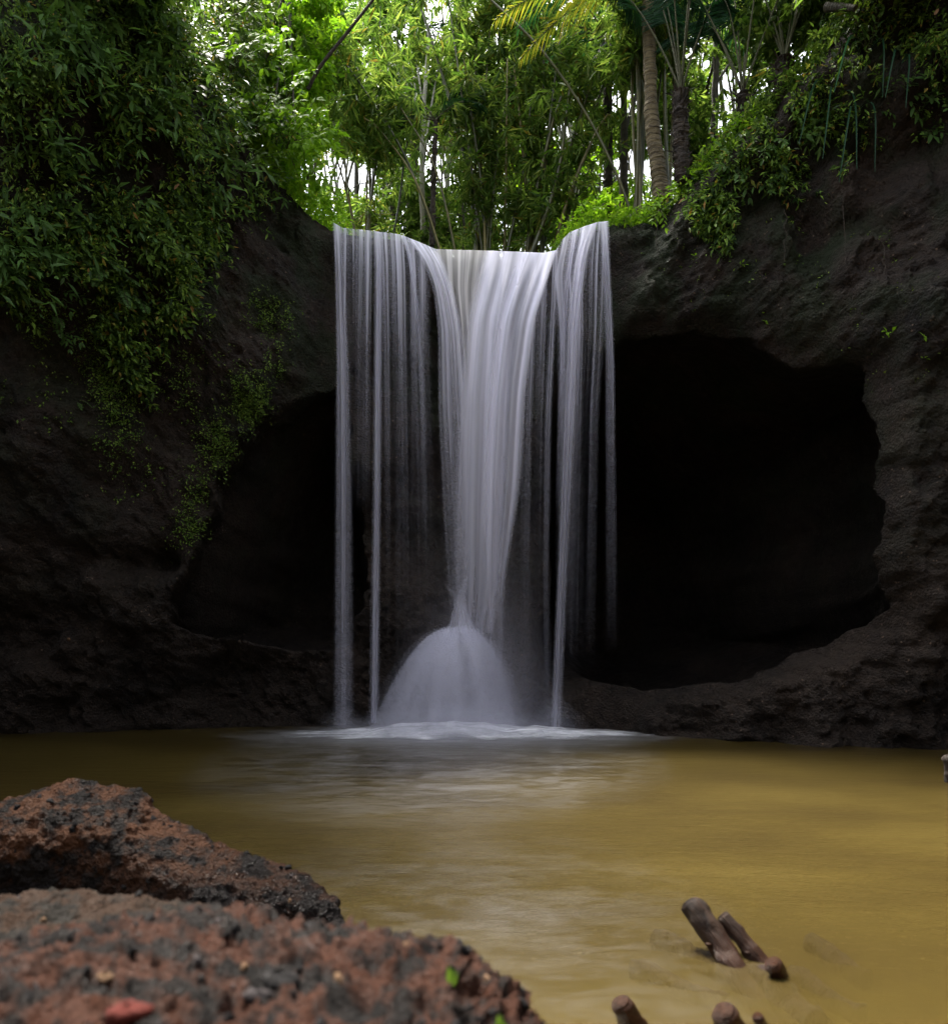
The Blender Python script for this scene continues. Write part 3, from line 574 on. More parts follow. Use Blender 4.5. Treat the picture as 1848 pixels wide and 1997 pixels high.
def log(tip, end, r, label, mat='wood'):
    a = at(*end); b = at(*tip); a2 = a + (a - b) / np.linalg.norm(a - b) * .5; L = np.linalg.norm(b - a2); o = empty('log', a2, label, 'log', 'logs jutting from the pool')
    Z_ = Vector(b - a2).normalized(); q = Z_.to_track_quat('Z', 'Y'); n = 46; t = np.linspace(0, 1, n)
    P = np.stack([.012 * np.sin(t * 7), .01 * np.cos(t * 5), t * L], 1); rr = r * (1.05 - .12 * t) * (1 + .02 * np.sin(t * 17)); rr[-1] *= .90
    V, Fc = tube(P, rr, 22, rough=.13, seed=r * 1000)
    me = mk('trunk_wood', V, Fc, M[mat], None, loc=(0, 0, 0)); me.parent = o; me.location = (0, 0, 0)
    # cut end
    V2, F2 = tube(np.array([[0, 0, L - .004], [0, 0, L + .006]]) + P[-1] * [1, 1, 0], [r * .74, r * .70], 18)
    e = mk('cut_end', V2, F2, M['wet_wood'] if mat == 'wet_wood' else M['wood'], None, loc=(0, 0, 0)); e.parent = o; e.location = (0, 0, 0)
    # a branch knot
    kz = L * .72; V3, F3 = tube(np.array([[r * .7, 0, kz], [r * 1.08, 0, kz + .015]]), [.012, .007], 8); k = mk('knot', V3, F3, M[mat], None, loc=(0, 0, 0)); k.parent = o; k.location = (0, 0, 0)
    o.rotation_mode = 'QUATERNION'; o.rotation_quaternion = q
    return o
log((1347,1762,4.15), (1425,1880,3.92), .066, 'thickest grey-brown log leaning up to the left out of the pool')
log((1410,1786,4.1), (1482,1876,3.95), .043, 'thinner log leaning close against the right of the thickest log')
log((1503,1880,3.74), (1535,1915,3.8), .040, 'short wet stub barely breaking the water beside the leaning logs', 'wet_wood')
log((1207,1955,3.15), (1262,2040,3.2), .048, 'brown log end alone at the bottom edge left of the others', 'wet_wood')
log((1408,1972,3.1), (1450,2045,3.17), .056, 'glossy wet log end at the bottom edge below the thickest log', 'wet_wood')
log((1472,1984,3.2), (1500,2010,3.3), .025, 'small wet log tip beside the glossy log end at the bottom edge', 'wet_wood')
def sunk(a, b, r, label):
    A, B = np.array(a), np.array(b); n = 30; P = A + (B - A) * np.linspace(0, 1, n)[:, None]; P[:, 2] += .012 * np.sin(np.linspace(0, 7, n))
    V, Fc = tube(P, r, 14, rough=.07, seed=3); tag(mk('sunken_log', V, Fc, M['sunken_wood'], loc=tuple(A)), label, 'log', 'logs lying under the murky water')
def uw(u, v, z):
    Y = (CZ - z) * F / (v - HV); return at(u, v, Y)
sunk(uw(1575,1838,-.06), uw(1690,1915,-.16), .055, 'faint dark log under the water right of the leaning logs')
sunk(uw(1280,1832,-.08), uw(1430,1900,-.14), .06, 'faint submerged log passing left of the thickest log')
sunk(uw(1470,1900,-.075), uw(1600,2010,-.12), .075, 'reddish submerged trunk running on below the leaning logs')
sunk(uw(1230,1890,-.07), uw(1420,1960,-.15), .05, 'faint sunken branch between the leaning logs and the bottom edge logs')
sunk(uw(1540,1900,-.07), uw(1680,1985,-.15), .05, 'faint sunken log below the short wet stub')
# post at the right edge of the pool
V, Fc = tube(spline([at(1852,1530,9.5), at(1850,1500,9.5), at(1846,1472,9.5)], 14), [.06,.06,.065,.06,.06,.055,.06,.065,.06,.055,.06,.07,.06,.03], 10, rough=.05)
tag(mk('stump', V, Fc, M['fibre_bark'], loc=tuple(at(1852, 1530, 9.5))), 'dark stump poking from the pool at the right edge', 'stump')

# ------------------------------------------------------------------ forest beyond the lip
FOREST_Z = 9.7
def fans(C, per, L, W, droop, seed, spread=1.0, fine=False, axis=None, jit=.04):
    """leaf fans round centres C: leaves splay out round one axis and droop"""
    r = np.random.default_rng(seed); n = len(C); A = unit(r.normal(0, 1, (n, 3)) * [1, 1, .5]) if axis is None else unit(axis)
    D = unit(A[:, None] + spread * unit(r.normal(0, 1, (n, per, 3))) + np.array([0, 0, -droop])); N = unit(r.normal(0, .6, (n, per, 3)) + [0, 0, 1])
    P = C[:, None] + r.normal(0, jit, (n, per, 3)); l = L * r.uniform(.6, 1.25, n * per)
    return leaves(P.reshape(-1, 3), D.reshape(-1, 3), N.reshape(-1, 3), l, l * W, fine)
GAPS = [(655,335,52,36),(700,355,40,30),(835,300,30,26),(870,345,24,18),(850,35,26,40),(1215,190,42,30),(1190,330,26,30),(1420,175,34,46),(1560,118,34,30),(1405,250,22,26),(780,70,24,20),(1100,250,24,20),(830,128,22,16),(640,410,26,20),(1075,60,16,12),(1310,30,16,14),(940,320,16,14)]
def keep(C, thr=1.0):
    u = HU + C[:, 0] / C[:, 1] * F; v = HV - (C[:, 2] - CZ) / C[:, 1] * F; k = np.ones(len(C), bool)
    for (a, b, ra, rb) in GAPS:
        d = np.sqrt(((u - a) / ra) ** 2 + ((v - b) / rb) ** 2) / 1.35; k &= rng.random(len(C)) < sst(.5, 1.45, d) + .10
    return k
def bamboo(label, base, tips, seed, r=.045, leafden=1.0, L=.36, group='bamboo clumps behind the waterfall', leafmat='bamboo_leaf', bare=.22, spread=.9):
    rr = np.random.default_rng(seed); b0 = at(*base); root = empty('bamboo', (b0[0], b0[1], FOREST_Z - .1), label, 'bamboo', group); cents = []
    for tp in tips:
        tp = at(*tp); s = b0 + np.array([rr.normal(0, .16), rr.normal(0, .22), 0]); s[2] = FOREST_Z - .1
        if base[2] > 20: s = np.array([b0[0] + rr.normal(0, .3), b0[1] + rr.normal(0, .3), FOREST_Z - .2])
        m = (s + tp) / 2 + np.array([0, 0, .35]) + rr.normal(0, .12, 3); ext = tp + (tp - m) * .5 + np.array([0, 0, -.25])
        n = 42; P = spline([s, m, tp, ext], n); R0 = r * rr.uniform(.6, 1.15); rad = R0 * np.linspace(1, .35, n) * (1 + .14 * (np.arange(n) % 3 == 0))
        V, Fc = tube(P, rad, 7); mk('culm', V, Fc, M['culm'], root)
        k = int(20 * leafden * np.linalg.norm(ext - s) / 8)
        t = rr.uniform(bare, 1, k); c = P[(t * (n - 1)).astype(int)] + unit(rr.normal(0, 1, (k, 3))) * rr.uniform(.1, spread, (k, 1)) * (t[:, None] * 1.2)
        cents.append(c)
    C = np.vstack(cents); C = (C[:, None] + np.random.default_rng(seed + 1).normal(0, .16, (len(C), 5, 3))).reshape(-1, 3); C = C[keep(C)]
    V, Fc = fans(C, 8, L, .15, .5, seed + 2, .8); o = mk('foliage', V, Fc, M[leafmat], root); o['kind'] = 'stuff'
    return root
# main fan of culms behind the lowest part of the lip
bamboo('central bamboo clump fanning out from behind the middle of the lip', (948, 482, 18.6), [(845,90,19),(880,40,18.5),(915,200,18.2),(905,120,19.2),(955,60,19),(988,194,18.4),(1003,120,18.8),(1020,60,19.2),(1040,150,18.4),(930,10,19.5),(975,-20,19.5)], 11, .05)
bamboo('dense bamboo clump of culms leaning right behind the lip', (1040, 482, 18.2), [(1060,60,18.6),(1085,130,18.2),(1110,180,18),(1159,264,17.8),(1140,200,18.2),(1030,90,19),(1010,200,18.4),(1075,250,18),(1100,40,19.5),(1180,150,18.6)], 12, .055)
bamboo('close stand of upright yellow-green bamboo left of the ringed palm', (1243, 395, 17.2), [(1222,60,17.4),(1232,20,17.4),(1240,90,17),(1250,10,17.2),(1256,60,17.6),(1228,-60,17.5),(1262,-30,17.4),(1246,-80,17.1)], 13, .05, 1.0, bare=.5)
bamboo('bamboo culms rising between the ringed palm and the fibrous palm', (1300, 385, 17.6), [(1296,60,17.8),(1308,20,17.8),(1290,-40,17.8),(1316,80,18)], 14, .04, 1.0, bare=.5)
bamboo('thin bamboo leaning left behind the left end of the lip', (898, 480, 17.6), [(745,259,17.4),(786,218,17.6),(700,160,17.6)], 15, .032, .8, bare=.55)
bamboo('leafy bamboo spilling over the left bank above the lip', (700, 440, 19), [(640,200,18),(680,120,19),(720,250,18.5),(760,150,19),(600,100,18),(740,60,19),(660,320,18.4),(790,300,19)], 16, .035, 1.4, .36)
far = [((760,480,24),1),((860,480,25),2),((600,480,24),3),((1000,480,27),4),((1140,480,24),5),((1330,420,24),6),((1420,420,22),7),((1500,400,21),8),((1230,480,27),9),((690,480,30),10),((920,480,32),11),((1080,480,33),12)]
flab = {1:'tall bamboo in the middle distance left of the central clump',2:'tall bamboo rising straight behind the pale trunk',3:'bamboo crown behind the left bank shrubs',4:'distant bamboo directly behind the central clump',5:'bamboo behind the right-leaning culms',6:'bamboo behind the fibrous palm on the right bank',7:'bamboo between the two right bank palms',8:'bamboo filling the gap at the top of the right cliff',9:'distant bamboo behind the upright yellow-green stand',10:'farthest bamboo seen over the left end of the lip',11:'farthest bamboo in the middle above the lip',12:'farthest bamboo above the right half of the lip'}
for bse, k in far:
    tips = [(bse[0] + rng.normal(0, 75), rng.uniform(-30, 380), bse[2] + rng.normal(0, 1)) for _ in range(11)]
    bamboo(flab[k], bse, tips, 40 + k * 5, .05, .42, .4, bare=.12, spread=1.4)

def tree(label, base, top, r, blobs, seed, mat='tree_leaf', bark='bark', L=.2, W=.42, n=None, group='trees beyond the lip', name='tree'):
    rr = np.random.default_rng(seed); b = at(*base); t_ = at(*top); b[2] = min(b[2], FOREST_Z + .8) if base[1] > 380 else b[2]; root = empty(name, b, label, 'tree', group)
    m = (b + t_) / 2 + rr.normal(0, .15, 3); P = spline([b, m, t_], 26); V, Fc = tube(P, np.linspace(r, r * .45, 26), 10, rough=.2, seed=seed); mk('trunk', V, Fc, M[bark], root)
    Cs = []
    for (u, v, Y, rad, cnt) in blobs:
        cnt = int(cnt * .45)
        c = at(u, v, Y); j = int(rr.uniform(.45, .95) * 25); Pb = spline([P[j], (P[j] + c) / 2 + [0, 0, .3], c], 10); V, Fc = tube(Pb, np.linspace(r * .35, .012, 10), 6); mk('branch', V, Fc, M[bark], root)
        q = c + unit(rr.normal(0, 1, (cnt, 3))) * (rr.random((cnt, 1)) ** .4) * rad * [1, 1, .75]; Cs.append(q)
    C = np.vstack(Cs); C = (C[:, None] + rr.normal(0, .1, (len(C), 3, 3))).reshape(-1, 3); C = C[keep(C)]
    V, Fc = fans(C, 7, L * 1.25, W, .35, seed + 5, 1.2); mk('crown', V, Fc, M[mat], root)
    return root
def bl(u0, u1, v0, v1, Y, k, rad, cnt, s):
    r = np.random.default_rng(s); return [(r.uniform(u0, u1), r.uniform(v0, v1), Y + r.normal(0, .8), rad * r.uniform(.7, 1.3), cnt) for _ in range(k)]
tree('pale straight trunked tree just behind the lip left of centre', (830,478,21), (836,60,21), .09, bl(740,920,0,140,22,6,1.1,90,1), 101, bark='pale_bark')
tree('slender pale tree behind the left-leaning bamboo', (866,480,26), (868,120,26), .10, bl(800,930,60,300,27,7,1.3,80,2), 102, bark='pale_bark')
tree('pale trunked tree behind the right part of the lip', (1108,480,24), (1104,100,24), .13, bl(1000,1230,20,300,26,8,1.4,90,3), 103, bark='pale_bark')
tree('dark trunked tree behind the upright bamboo stand', (1213,430,19), (1208,-60,19), .12, bl(1120,1290,-20,260,21,7,1.0,90,4), 104)
tree('leafy tree crowding the top left behind the bank', (562,420,16.5), (560,-60,16.2), .13, bl(440,640,-20,330,16.8,12,.75,90,5), 105, L=.15, mat='bright_leaf')
tree('dark tree leaning behind the left bank shrubs', (480,400,17.5), (500,-90,17.5), .12, bl(330,600,-40,240,18,10,1.0,90,6), 106, L=.18)
tree('thin tree over the left end of the lip', (700,478,28), (690,60,28), .12, bl(600,800,20,420,29,10,1.4,80,7), 107)
tree('far tree glimpsed behind the central bamboo', (980,480,34), (985,60,34), .16, bl(880,1080,40,440,35,10,1.6,70,8), 108)
tree('far tree behind the farthest bamboo on the right', (1180,480,34), (1190,60,34), .16, bl(1080,1290,60,440,35,10,1.6,70,9), 109)
tree('forked tree on the right bank with two rising limbs', (1612,118,14.6), (1572,-40,14.6), .10, bl(1480,1660,-40,60,15.5,7,.6,70,10), 110, L=.15)
tree('tree behind the right bank shrubs', (1390,360,18.5), (1400,-60,18.5), .1, bl(1340,1480,40,330,19,9,.8,80,11), 111, L=.16)
tree('pale leaved tree at the far right of the gorge top', (1690,60,17), (1700,-80,17), .1, bl(1560,1760,-60,110,18,8,.8,80,12), 112, L=.17)
tree('low bushy tree just behind the left end of the lip', (760,480,22), (745,300,22), .06, bl(640,880,330,460,22,9,.8,70,13), 113, L=.16)
tree('low bushy tree just behind the right end of the lip', (1120,480,20), (1130,330,20), .06, bl(1000,1240,330,465,20.5,9,.7,60,14), 114, L=.15, mat='bright_leaf')
tree('low spindly tree behind the middle of the lip', (890,486,21), (900,380,21), .05, bl(800,1010,380,470,22,6,.6,50,15), 115, L=.15)

tree('unseen tree added above the top left corner to shade the cliff', (120,-140,12.5), (200,-420,12), .16, bl(-60,430,-520,-160,11.6,15,1.1,170,31), 131, L=.2, group='unseen trees added for shade')  # added out of view so its crown shades the left cliff
tree('unseen tree added above the top right corner to shade the cliff', (1760,-120,13), (1700,-420,12.6), .16, bl(1540,1900,-500,-150,12.2,13,1.1,170,32), 132, L=.2, group='unseen trees added for shade')  # likewise added above the view, shading the right overhang
def frond(P0, D, L, droop, nl, ll, seed, w=.045, twist=1.0, q0=.16):
    """pinnate frond: rachis and leaflets"""
    r = np.random.default_rng(seed); D = unit(np.asarray(D, float)); n = 18; t = np.linspace(0, 1, n); P = P0 + D * L * t[:, None] + np.array([0, 0, -1.]) * (droop * L * t ** 2.2)[:, None]
    V1, F1 = tube(P, np.linspace(.022, .005, n) * min(1, L / 2.5 + .3), 5, cap=False); T = unit(np.gradient(P, axis=0)); up = np.array([0, 0, 1.]); S = unit(np.cross(T, up) + 1e-6)
    q = np.linspace(q0, .99, nl); i = (q * (n - 1)).astype(int); f = q * (n - 1) - i; i2 = np.minimum(i + 1, n - 1); B = P[i] * (1 - f)[:, None] + P[i2] * f[:, None]
    Vs = [];
    ln = ll * np.sin(np.clip(q, .0, 1) * math.pi * .86 + .25) ** .7
    V, Fc = [], []
    for sgn in (-1, 1):
        Dl = unit(S[i] * sgn + T[i] * .75 + np.array([0, 0, -.35 * twist]) + r.normal(0, .08, (nl, 3))); Nn = unit(np.cross(Dl, T[i]) * sgn + r.normal(0, .15, (nl, 3)))
        a, b = leaves(B, Dl, Nn, ln * r.uniform(.85, 1.1, nl), w); V.append((a, b))
    Vl, Fl = join(V); return (V1, F1), (Vl, Fl)
def palm(label, trunk, r0, r1, bark, fr, seed, mat='palm_leaf', ringed=False, crown=None, name='palm_tree', nl=46):
    T_ = [at(*p) for p in trunk]; root = empty(name, T_[0], label, 'palm', 'palms on the right bank' if trunk[0][0] > 1200 else 'palms beyond the lip')
    n = 520 if ringed else 150; P = spline(T_, n); rad = np.linspace(r0, r1, n)
    if ringed:
        s = np.linspace(0, 1, n) * np.linalg.norm(T_[-1] - T_[0]) / .115; rad = rad * (1 + .085 * (1 - (s % 1)) + .015 * np.sin(s * 9)); rad[:50] *= np.linspace(1.4, 1, 50)
    else: rad = rad * (1 + .12 * vnoise(np.arange(n) * .7, seed, 0))
    V, Fc = tube(P, rad, 16, rough=.08 if not ringed else .5, seed=seed); mk('trunk', V, Fc, M[bark], root)
    c = P[-1] if crown is None else at(*crown)
    rr = np.random.default_rng(seed)
    for k, (dx, dy, dz_, L, dr, *old) in enumerate(fr):
        (v1, f1), (v2, f2) = frond(c, (dx, dy, dz_), L, dr, nl, .62, seed * 31 + k, w=.03, q0=.16 if ringed or dz_ < 1.5 else .5, twist=1.0 if dz_ < 1.5 else 2.6)
        o = mk('frond', v2, f2, M['old_palm_leaf'] if old else M[mat], root); mk('rachis', v1, f1, M['stem'], o)
    if not ringed:   # old leaf bases and fibre
        q = rr.integers(5, n - 2, 90); an = rr.uniform(0, 6.28, 90); Dd = np.stack([np.cos(an), np.sin(an), rr.uniform(.1, 1.6, 90)], -1)
        V, Fc = leaves(P[q] + Dd * [[r1 * .7, r1 * .7, 0]], Dd, rr.normal(0, 1, (90, 3)), rr.uniform(.1, .28, 90), .035); o = mk('trunk_fibre', V, Fc, M['fibre_bark'], root); o['kind'] = 'stuff'
    return root
palm('ringed tan palm trunk standing at the brink right of the fall', [(1291,392,16.2),(1277,300,16.2),(1268,200,16.2),(1266,100,16.2),(1264,20,16.2),(1262,-70,16.2)], .155, .10, 'palm_bark',
  [(-1,-.2,.35,3.0,.55),(-1,.3,.5,3.0,.6),(-.9,-.6,.1,2.9,.5),(-.8,.1,-.1,2.6,.45,1),(-.7,-.4,-.25,2.3,.4,1),(.8,-.2,.4,3,.55),(.9,.4,.2,2.8,.5),(.4,-.9,.2,2.6,.6),(.2,.9,.5,3,.5),(-.4,-.8,.1,2.4,.5,1),(.9,-.6,-.1,2.4,.4),(-1,0,.05,3.1,.35,1)], 3, ringed=True, crown=(1262,-50,16.2))
palm('dark blue-green palm crown above the right-leaning bamboo', [(1180,480,19.5),(1186,300,19.5),(1182,60,19.5)], .12, .09, 'fibre_bark',
  [(-1,-.2,.3,2.8,.6),(-.9,.3,.0,2.4,.45),(-.6,-.6,.5,2.6,.7),(.7,-.3,.3,2.4,.6),(-.8,-.5,-.2,2.0,.4),(.5,.5,.5,2.5,.6),(0,-.9,.4,2.4,.6),(.8,.1,-.1,2,.4),(-.3,-.3,-.8,1.6,.1),(.2,-.4,-.8,1.5,.1)], 5, crown=(1180,70,19.5))
palm('dark palm crown near the top left of the forest gap', [(800,480,23),(806,300,23),(806,60,23)], .12, .09, 'fibre_bark',
  [(-1,-.2,.3,2.6,.55),(1,-.2,.3,2.6,.6),(-.7,-.5,.6,2.6,.7),(.7,.3,.5,2.6,.6),(-.9,.2,-.2,2.2,.4),(.8,-.3,-.3,2,.4),(0,-.8,.2,2.3,.6)], 6, crown=(806,62,23))
palm('low palm frond plant arching over the leaning bamboo', [(842,480,19),(846,330,19),(850,235,19)], .07, .05, 'fibre_bark',
  [(-1,-.2,.45,2.2,.5),(-.8,-.2,1.0,2.2,.5),(.7,-.2,.8,1.8,.6),(-.7,-.4,-.1,1.7,.4),(.5,-.5,.2,1.6,.5)], 8, crown=(850,235,19))
up = lambda s, n: [(np.random.default_rng(s + k).uniform(-.55, .55), np.random.default_rng(s + k + 50).uniform(-.3, .6), 1.6, np.random.default_rng(s + k + 9).uniform(3.4, 4.8), np.random.default_rng(s + k + 3).uniform(.15, .5)) for k in range(n)]
palm('shaggy dark palm trunk with fronds rising steeply right of the ringed palm', [(1334,356,15.2),(1328,300,15.2),(1326,240,15.2),(1327,178,15.2)], .15, .13, 'fibre_bark', up(61, 9), 9, nl=60)
palm('shaggy palm with upright stalks on top of the right bank', [(1530,200,14.4),(1528,160,14.4),(1529,118,14.4)], .16, .15, 'fibre_bark', up(71, 10), 10, nl=60)
palm('small dark palm stump sprouting between the two shaggy palms', [(1449,262,14.6),(1452,225,14.6),(1447,182,14.6)], .12, .11, 'fibre_bark', up(81, 7), 11, nl=50)

def pole(pts, r, label, mat='culm', name='bamboo_pole', cat='pole'):
    P = spline([at(*p) for p in pts], 60); rad = np.linspace(r, r * .6, 60) * (1 + .16 * (np.arange(60) % 5 == 0)); V, Fc = tube(P, rad, 8); tag(mk(name, V, Fc, M[mat], loc=tuple(P[0])), label, cat)
pole([(600,175,15.8),(626,128,15.6),(680,60,15.4),(727,0,15.2),(780,-70,15)], .036, 'dark bamboo pole slanting up to the right at the top left', 'fibre_bark')
pole([(1232,470,17),(1221,389,17),(1151,237,17),(1058,101,17),(957,0,17),(900,-60,17)], .034, 'long tan culm leaning left across the bamboo right of centre')
pole([(1612,14,13.6),(1640,14,13.3),(1668,16,13.0)], .07, 'sawn-off log sticking out sideways at the top right', 'bark', 'broken_log', 'log')

# ------------------------------------------------------------------ plants on the cliffs
GATE = .24
def scatter(polys, n, seed):
    r = np.random.default_rng(seed); U_, V_ = [], []
    while len(U_) < n:
        P = polys[int(r.choice(len(polys), p=[p[1] / sum(q[1] for q in polys) for p in polys]))][0]; P = np.array(P, float)
        u = r.uniform(P[:, 0].min(), P[:, 0].max(), 400); v = r.uniform(P[:, 1].min(), P[:, 1].max(), 400)
        k = poly_sd(u, v, [tuple(p) for p in P]) > -6
        k &= (vnoise((u - .7 * v) / 34, (.7 * u + v) / 110, seed) + .5 * vnoise((u - .7 * v) / 14, (.7 * u + v) / 45, seed + 4) + r.uniform(-.35, .35, 400)) > GATE
        U_ += list(u[k][:60]); V_ += list(v[k][:60])
    return hit(np.array(U_[:n]) + r.normal(0, 13, n), np.array(V_[:n]) + r.normal(0, 16, n))
def tufts(name, label, polys, n, per, L, W, stem, dirv, mat, seed, out=.25):
    r = np.random.default_rng(seed); C = scatter(polys, n, seed); D = unit(np.array(dirv) + r.normal(0, .28, (n, 3))); sl = stem * r.uniform(.4, 1.3, (n, 1))
    t = r.uniform(0, 1, (n, per, 1)); P = C[:, None] + np.array([0, -1, .25]) * out * (t * (1.6 - t)) * sl[:, None] / stem + D[:, None] * sl[:, None] * t ** 1.3 + r.normal(0, .03, (n, per, 3))
    Dl = unit(D[:, None] + r.normal(0, .55, (n, per, 3)) + [0, -.2, 0]); N = unit(r.normal(0, .45, (n, per, 3)) + [0.1, -.8, .7]); l = L * r.uniform(.5, 1.4, (n, per)) * (1.1 - .3 * t[..., 0])
    V, Fc = leaves(P.reshape(-1, 3), Dl.reshape(-1, 3), N.reshape(-1, 3), l.ravel(), l.ravel() * W); o = mk(name, V, Fc, M[mat]); tag(o, label, 'creeper', kind='stuff'); return o
DR = (.62, -.35, -.70)
LEFT_MAIN = [([(-40,-30),(130,-30),(115,200),(130,420),(90,560),(-40,560)], .75), ([(110,-30),(520,-30),(480,120),(330,130),(200,120),(120,140)], .8), ([(215,110),(480,110),(560,250),(520,400),(430,420),(400,480),(310,560),(200,440)], 1.5), ([(115,140),(220,120),(215,440),(150,470),(110,450)], .12)]
tufts('creeper', 'dense dark creeper curtain hanging down the upper left cliff', LEFT_MAIN, 1050, 12, .135, .32, .6, DR, 'creeper_leaf', 201, .4)
tufts('creeper', 'coarse long-leaved vines draped through the left creepers', LEFT_MAIN, 300, 9, .27, .24, .95, DR, 'fern_leaf', 211, .5)
tufts('creeper', 'fine yellow-green runners trailing over the left creepers', LEFT_MAIN, 550, 14, .07, .5, .9, (.5, -.35, -.8), 'moss_leaf', 212, .5)
tufts('creeper', 'trailing leafy growth below the curtain on the left cliff', [([(110,450),(400,420),(420,520),(400,600),(320,640),(180,560),(110,500)], 2), ([(-30,500),(110,480),(110,620),(60,640),(-30,560)], .8), ([(200,600),(330,620),(310,740),(280,760),(220,700)], .6)], 850, 10, .14, .34, .45, DR, 'creeper_leaf', 202, .3)
tufts('moss_plants', 'tiny bright plants dotting the rock edge of the left cave', [([(450,600),(560,590),(545,720),(490,790),(440,800),(455,690)], 1.4), ([(430,780),(520,770),(470,840),(420,900),(390,960),(385,900)], 1), ([(385,940),(405,960),(375,1040),(350,1070),(345,1010)], .5), ([(200,740),(310,780),(310,870),(270,905),(200,850)], 1), ([(100,560),(300,640),(400,700),(400,780),(200,760),(60,640)], .8)], 2300, 5, .05, .45, .09, (.3, -.5, -.5), 'moss_leaf', 203, .05)
tufts('moss_plants', 'scattered sprigs on the lower left cliff face', [([(-20,560),(420,600),(420,900),(250,950),(100,800),(-20,760)], 1)], 500, 4, .055, .5, .06, (.3, -.5, -.5), 'moss_leaf', 204, .05)
tufts('creeper', 'leafy fringe hanging along the brow of the right bank', [([(1350,290),(1460,210),(1560,190),(1660,220),(1650,330),(1560,370),(1480,360),(1400,400),(1350,380)], 2), ([(1380,330),(1430,330),(1400,470),(1350,400)], .5)], 480, 10, .15, .30, .4, (-.15, -.5, -.7), 'creeper_leaf', 205, .35)
tufts('creeper', 'shadowed undergrowth over the top right of the cliff', [([(1560,100),(1700,-30),(1880,-30),(1880,260),(1700,260),(1560,220)], 1)], 380, 9, .13, .34, .4, (-.1, -.5, -.7), 'creeper_leaf', 206, .3)
tufts('moss_plants', 'sparse tiny sprigs on the right overhang', [([(1240,480),(1700,420),(1848,420),(1848,760),(1720,760),(1640,660),(1300,600)], 1)], 130, 4, .05, .5, .06, (.0, -.6, -.3), 'moss_leaf', 207, .05)
# ground plants along the banks beside the lip
def rimplants(u0, u1, n, seed, label, mat='bright_leaf', h=.5, L=.13, Y=15.8):
    r = np.random.default_rng(seed); u = r.uniform(u0, u1, n); x0 = (u - HU) / F * Y; y = wall_y(x0, rim(x0)) + r.uniform(.1, 1.8, n); C = np.stack([x0, y, rim(x0) + r.uniform(0, h, n)], -1)
    V, Fc = fans(C, 10, L, .36, .2, seed, 1.1, jit=.06); tag(mk('ground_plants', V, Fc, M[mat]), label, 'ground plants', kind='stuff')
rimplants(505, 655, 330, 301, 'low green plants crowding the left brink', h=.7)
rimplants(1095, 1420, 520, 302, 'low bright green plants along the right brink', h=.35)
rimplants(1400, 1720, 420, 303, 'ground plants on top of the right bank', 'tree_leaf', h=.5, Y=14)
rimplants(1330, 1760, 330, 304, 'leafy cover on the sloping brow of the right bank', 'creeper_leaf', h=.25, Y=13.8)
# river bed verge: low plants upstream
r_ = np.random.default_rng(77); C = np.stack([r_.uniform(-3.4, 3.4, 900), r_.uniform(18.3, 24, 900), FOREST_Z + r_.uniform(.1, 2.0, 900)], -1)
V, Fc = fans(C, 10, .2, .16, .3, 78, 1.1); tag(mk('ground_plants', V, Fc, M['bamboo_leaf']), 'grassy verge plants at the river bend behind the lip', 'ground plants', kind='stuff')

# individual plants: leaves and fronds are parts
def lmesh(L, W, mat, seed=0):
    """one broad leaf along +Y, with midrib fold and droop"""
    n = 7; t = np.linspace(0, 1, n); w = W * .5 * np.sin(np.clip(t, .0, 1) ** .8 * math.pi) ** .75; w[0] = .001; w[-1] = .0008; z = -.22 * L * t ** 2; V = []
    for i in range(n): V += [(-w[i], t[i] * L, z[i] + w[i] * .22), (0, t[i] * L, z[i]), (w[i], t[i] * L, z[i] + w[i] * .22)]
    o = mk('leaf', np.array(V), grid_faces(n, 3), mat); me = o.data; bpy.data.objects.remove(o); return me
LM = {k: lmesh(*a) for k, a in {'long': (.24, .05, M['creeper_leaf']), 'broad': (.21, .085, M['creeper_leaf']), 'bright': (.17, .075, M['bright_leaf']), 'small': (.11, .045, M['bright_leaf']), 'nettle': (.15, .055, M['fern_leaf']), 'dead': (.2, .06, M['dead_leaf'])}.items()}
def put_leaf(me, p, D, N, s, root, name='leaf'):
    D = Vector(D).normalized(); Nn = Vector(N); X_ = D.cross(Nn).normalized(); Nn = X_.cross(D); m = Matrix((X_, D, Nn)).transposed().to_4x4()
    o = bpy.data.objects.new(name, me); COL.objects.link(o); o.parent = root; o.matrix_local = Matrix.Translation(Vector(p) - root.location) @ m @ Matrix.Diagonal((s, s, s, 1)); return o
def sprig(u, v, kind, nstem, nl, length, dirv, label, group, seed, name='shrub', cat='plant', out=.35, scale=1.0, base=None):
    r = np.random.default_rng(seed); b = hit(u, v)[0] if base is None else at(*base); root = empty(name, b, label, cat, group); st = []
    for k in range(nstem):
        D = unit(np.array(dirv) + r.normal(0, .35, 3)); L = length * r.uniform(.7, 1.2); t = np.linspace(0, 1, 10)[:, None]
        P = b + np.array([0, -1, .5]) * out * L * (t * (1.8 - t)) + D * L * t ** 1.3 + r.normal(0, .01, 3); st.append(tube(P, np.linspace(.007, .003, 10), 5, cap=False))
        for j in range(nl):
            q = .25 + .75 * (j + 1) / nl; i = min(8, int(q * 9)); T = unit(P[i + 1] - P[i]); sd = 1 if j % 2 else -1
            S = unit(np.cross(T, [0, -1, .4])); Dl = T * .7 + S * sd * (.75 if j < nl - 1 else .0) + r.normal(0, .15, 3) + [0, -.1, -.12]
            put_leaf(LM[kind], P[min(9, i + 1)], Dl, np.array([0, -.75, .8]) + r.normal(0, .25, 3), scale * r.uniform(.7, 1.2), root)
    V, Fc = join(st); mk('stem', V, Fc, M['stem'], root); return root
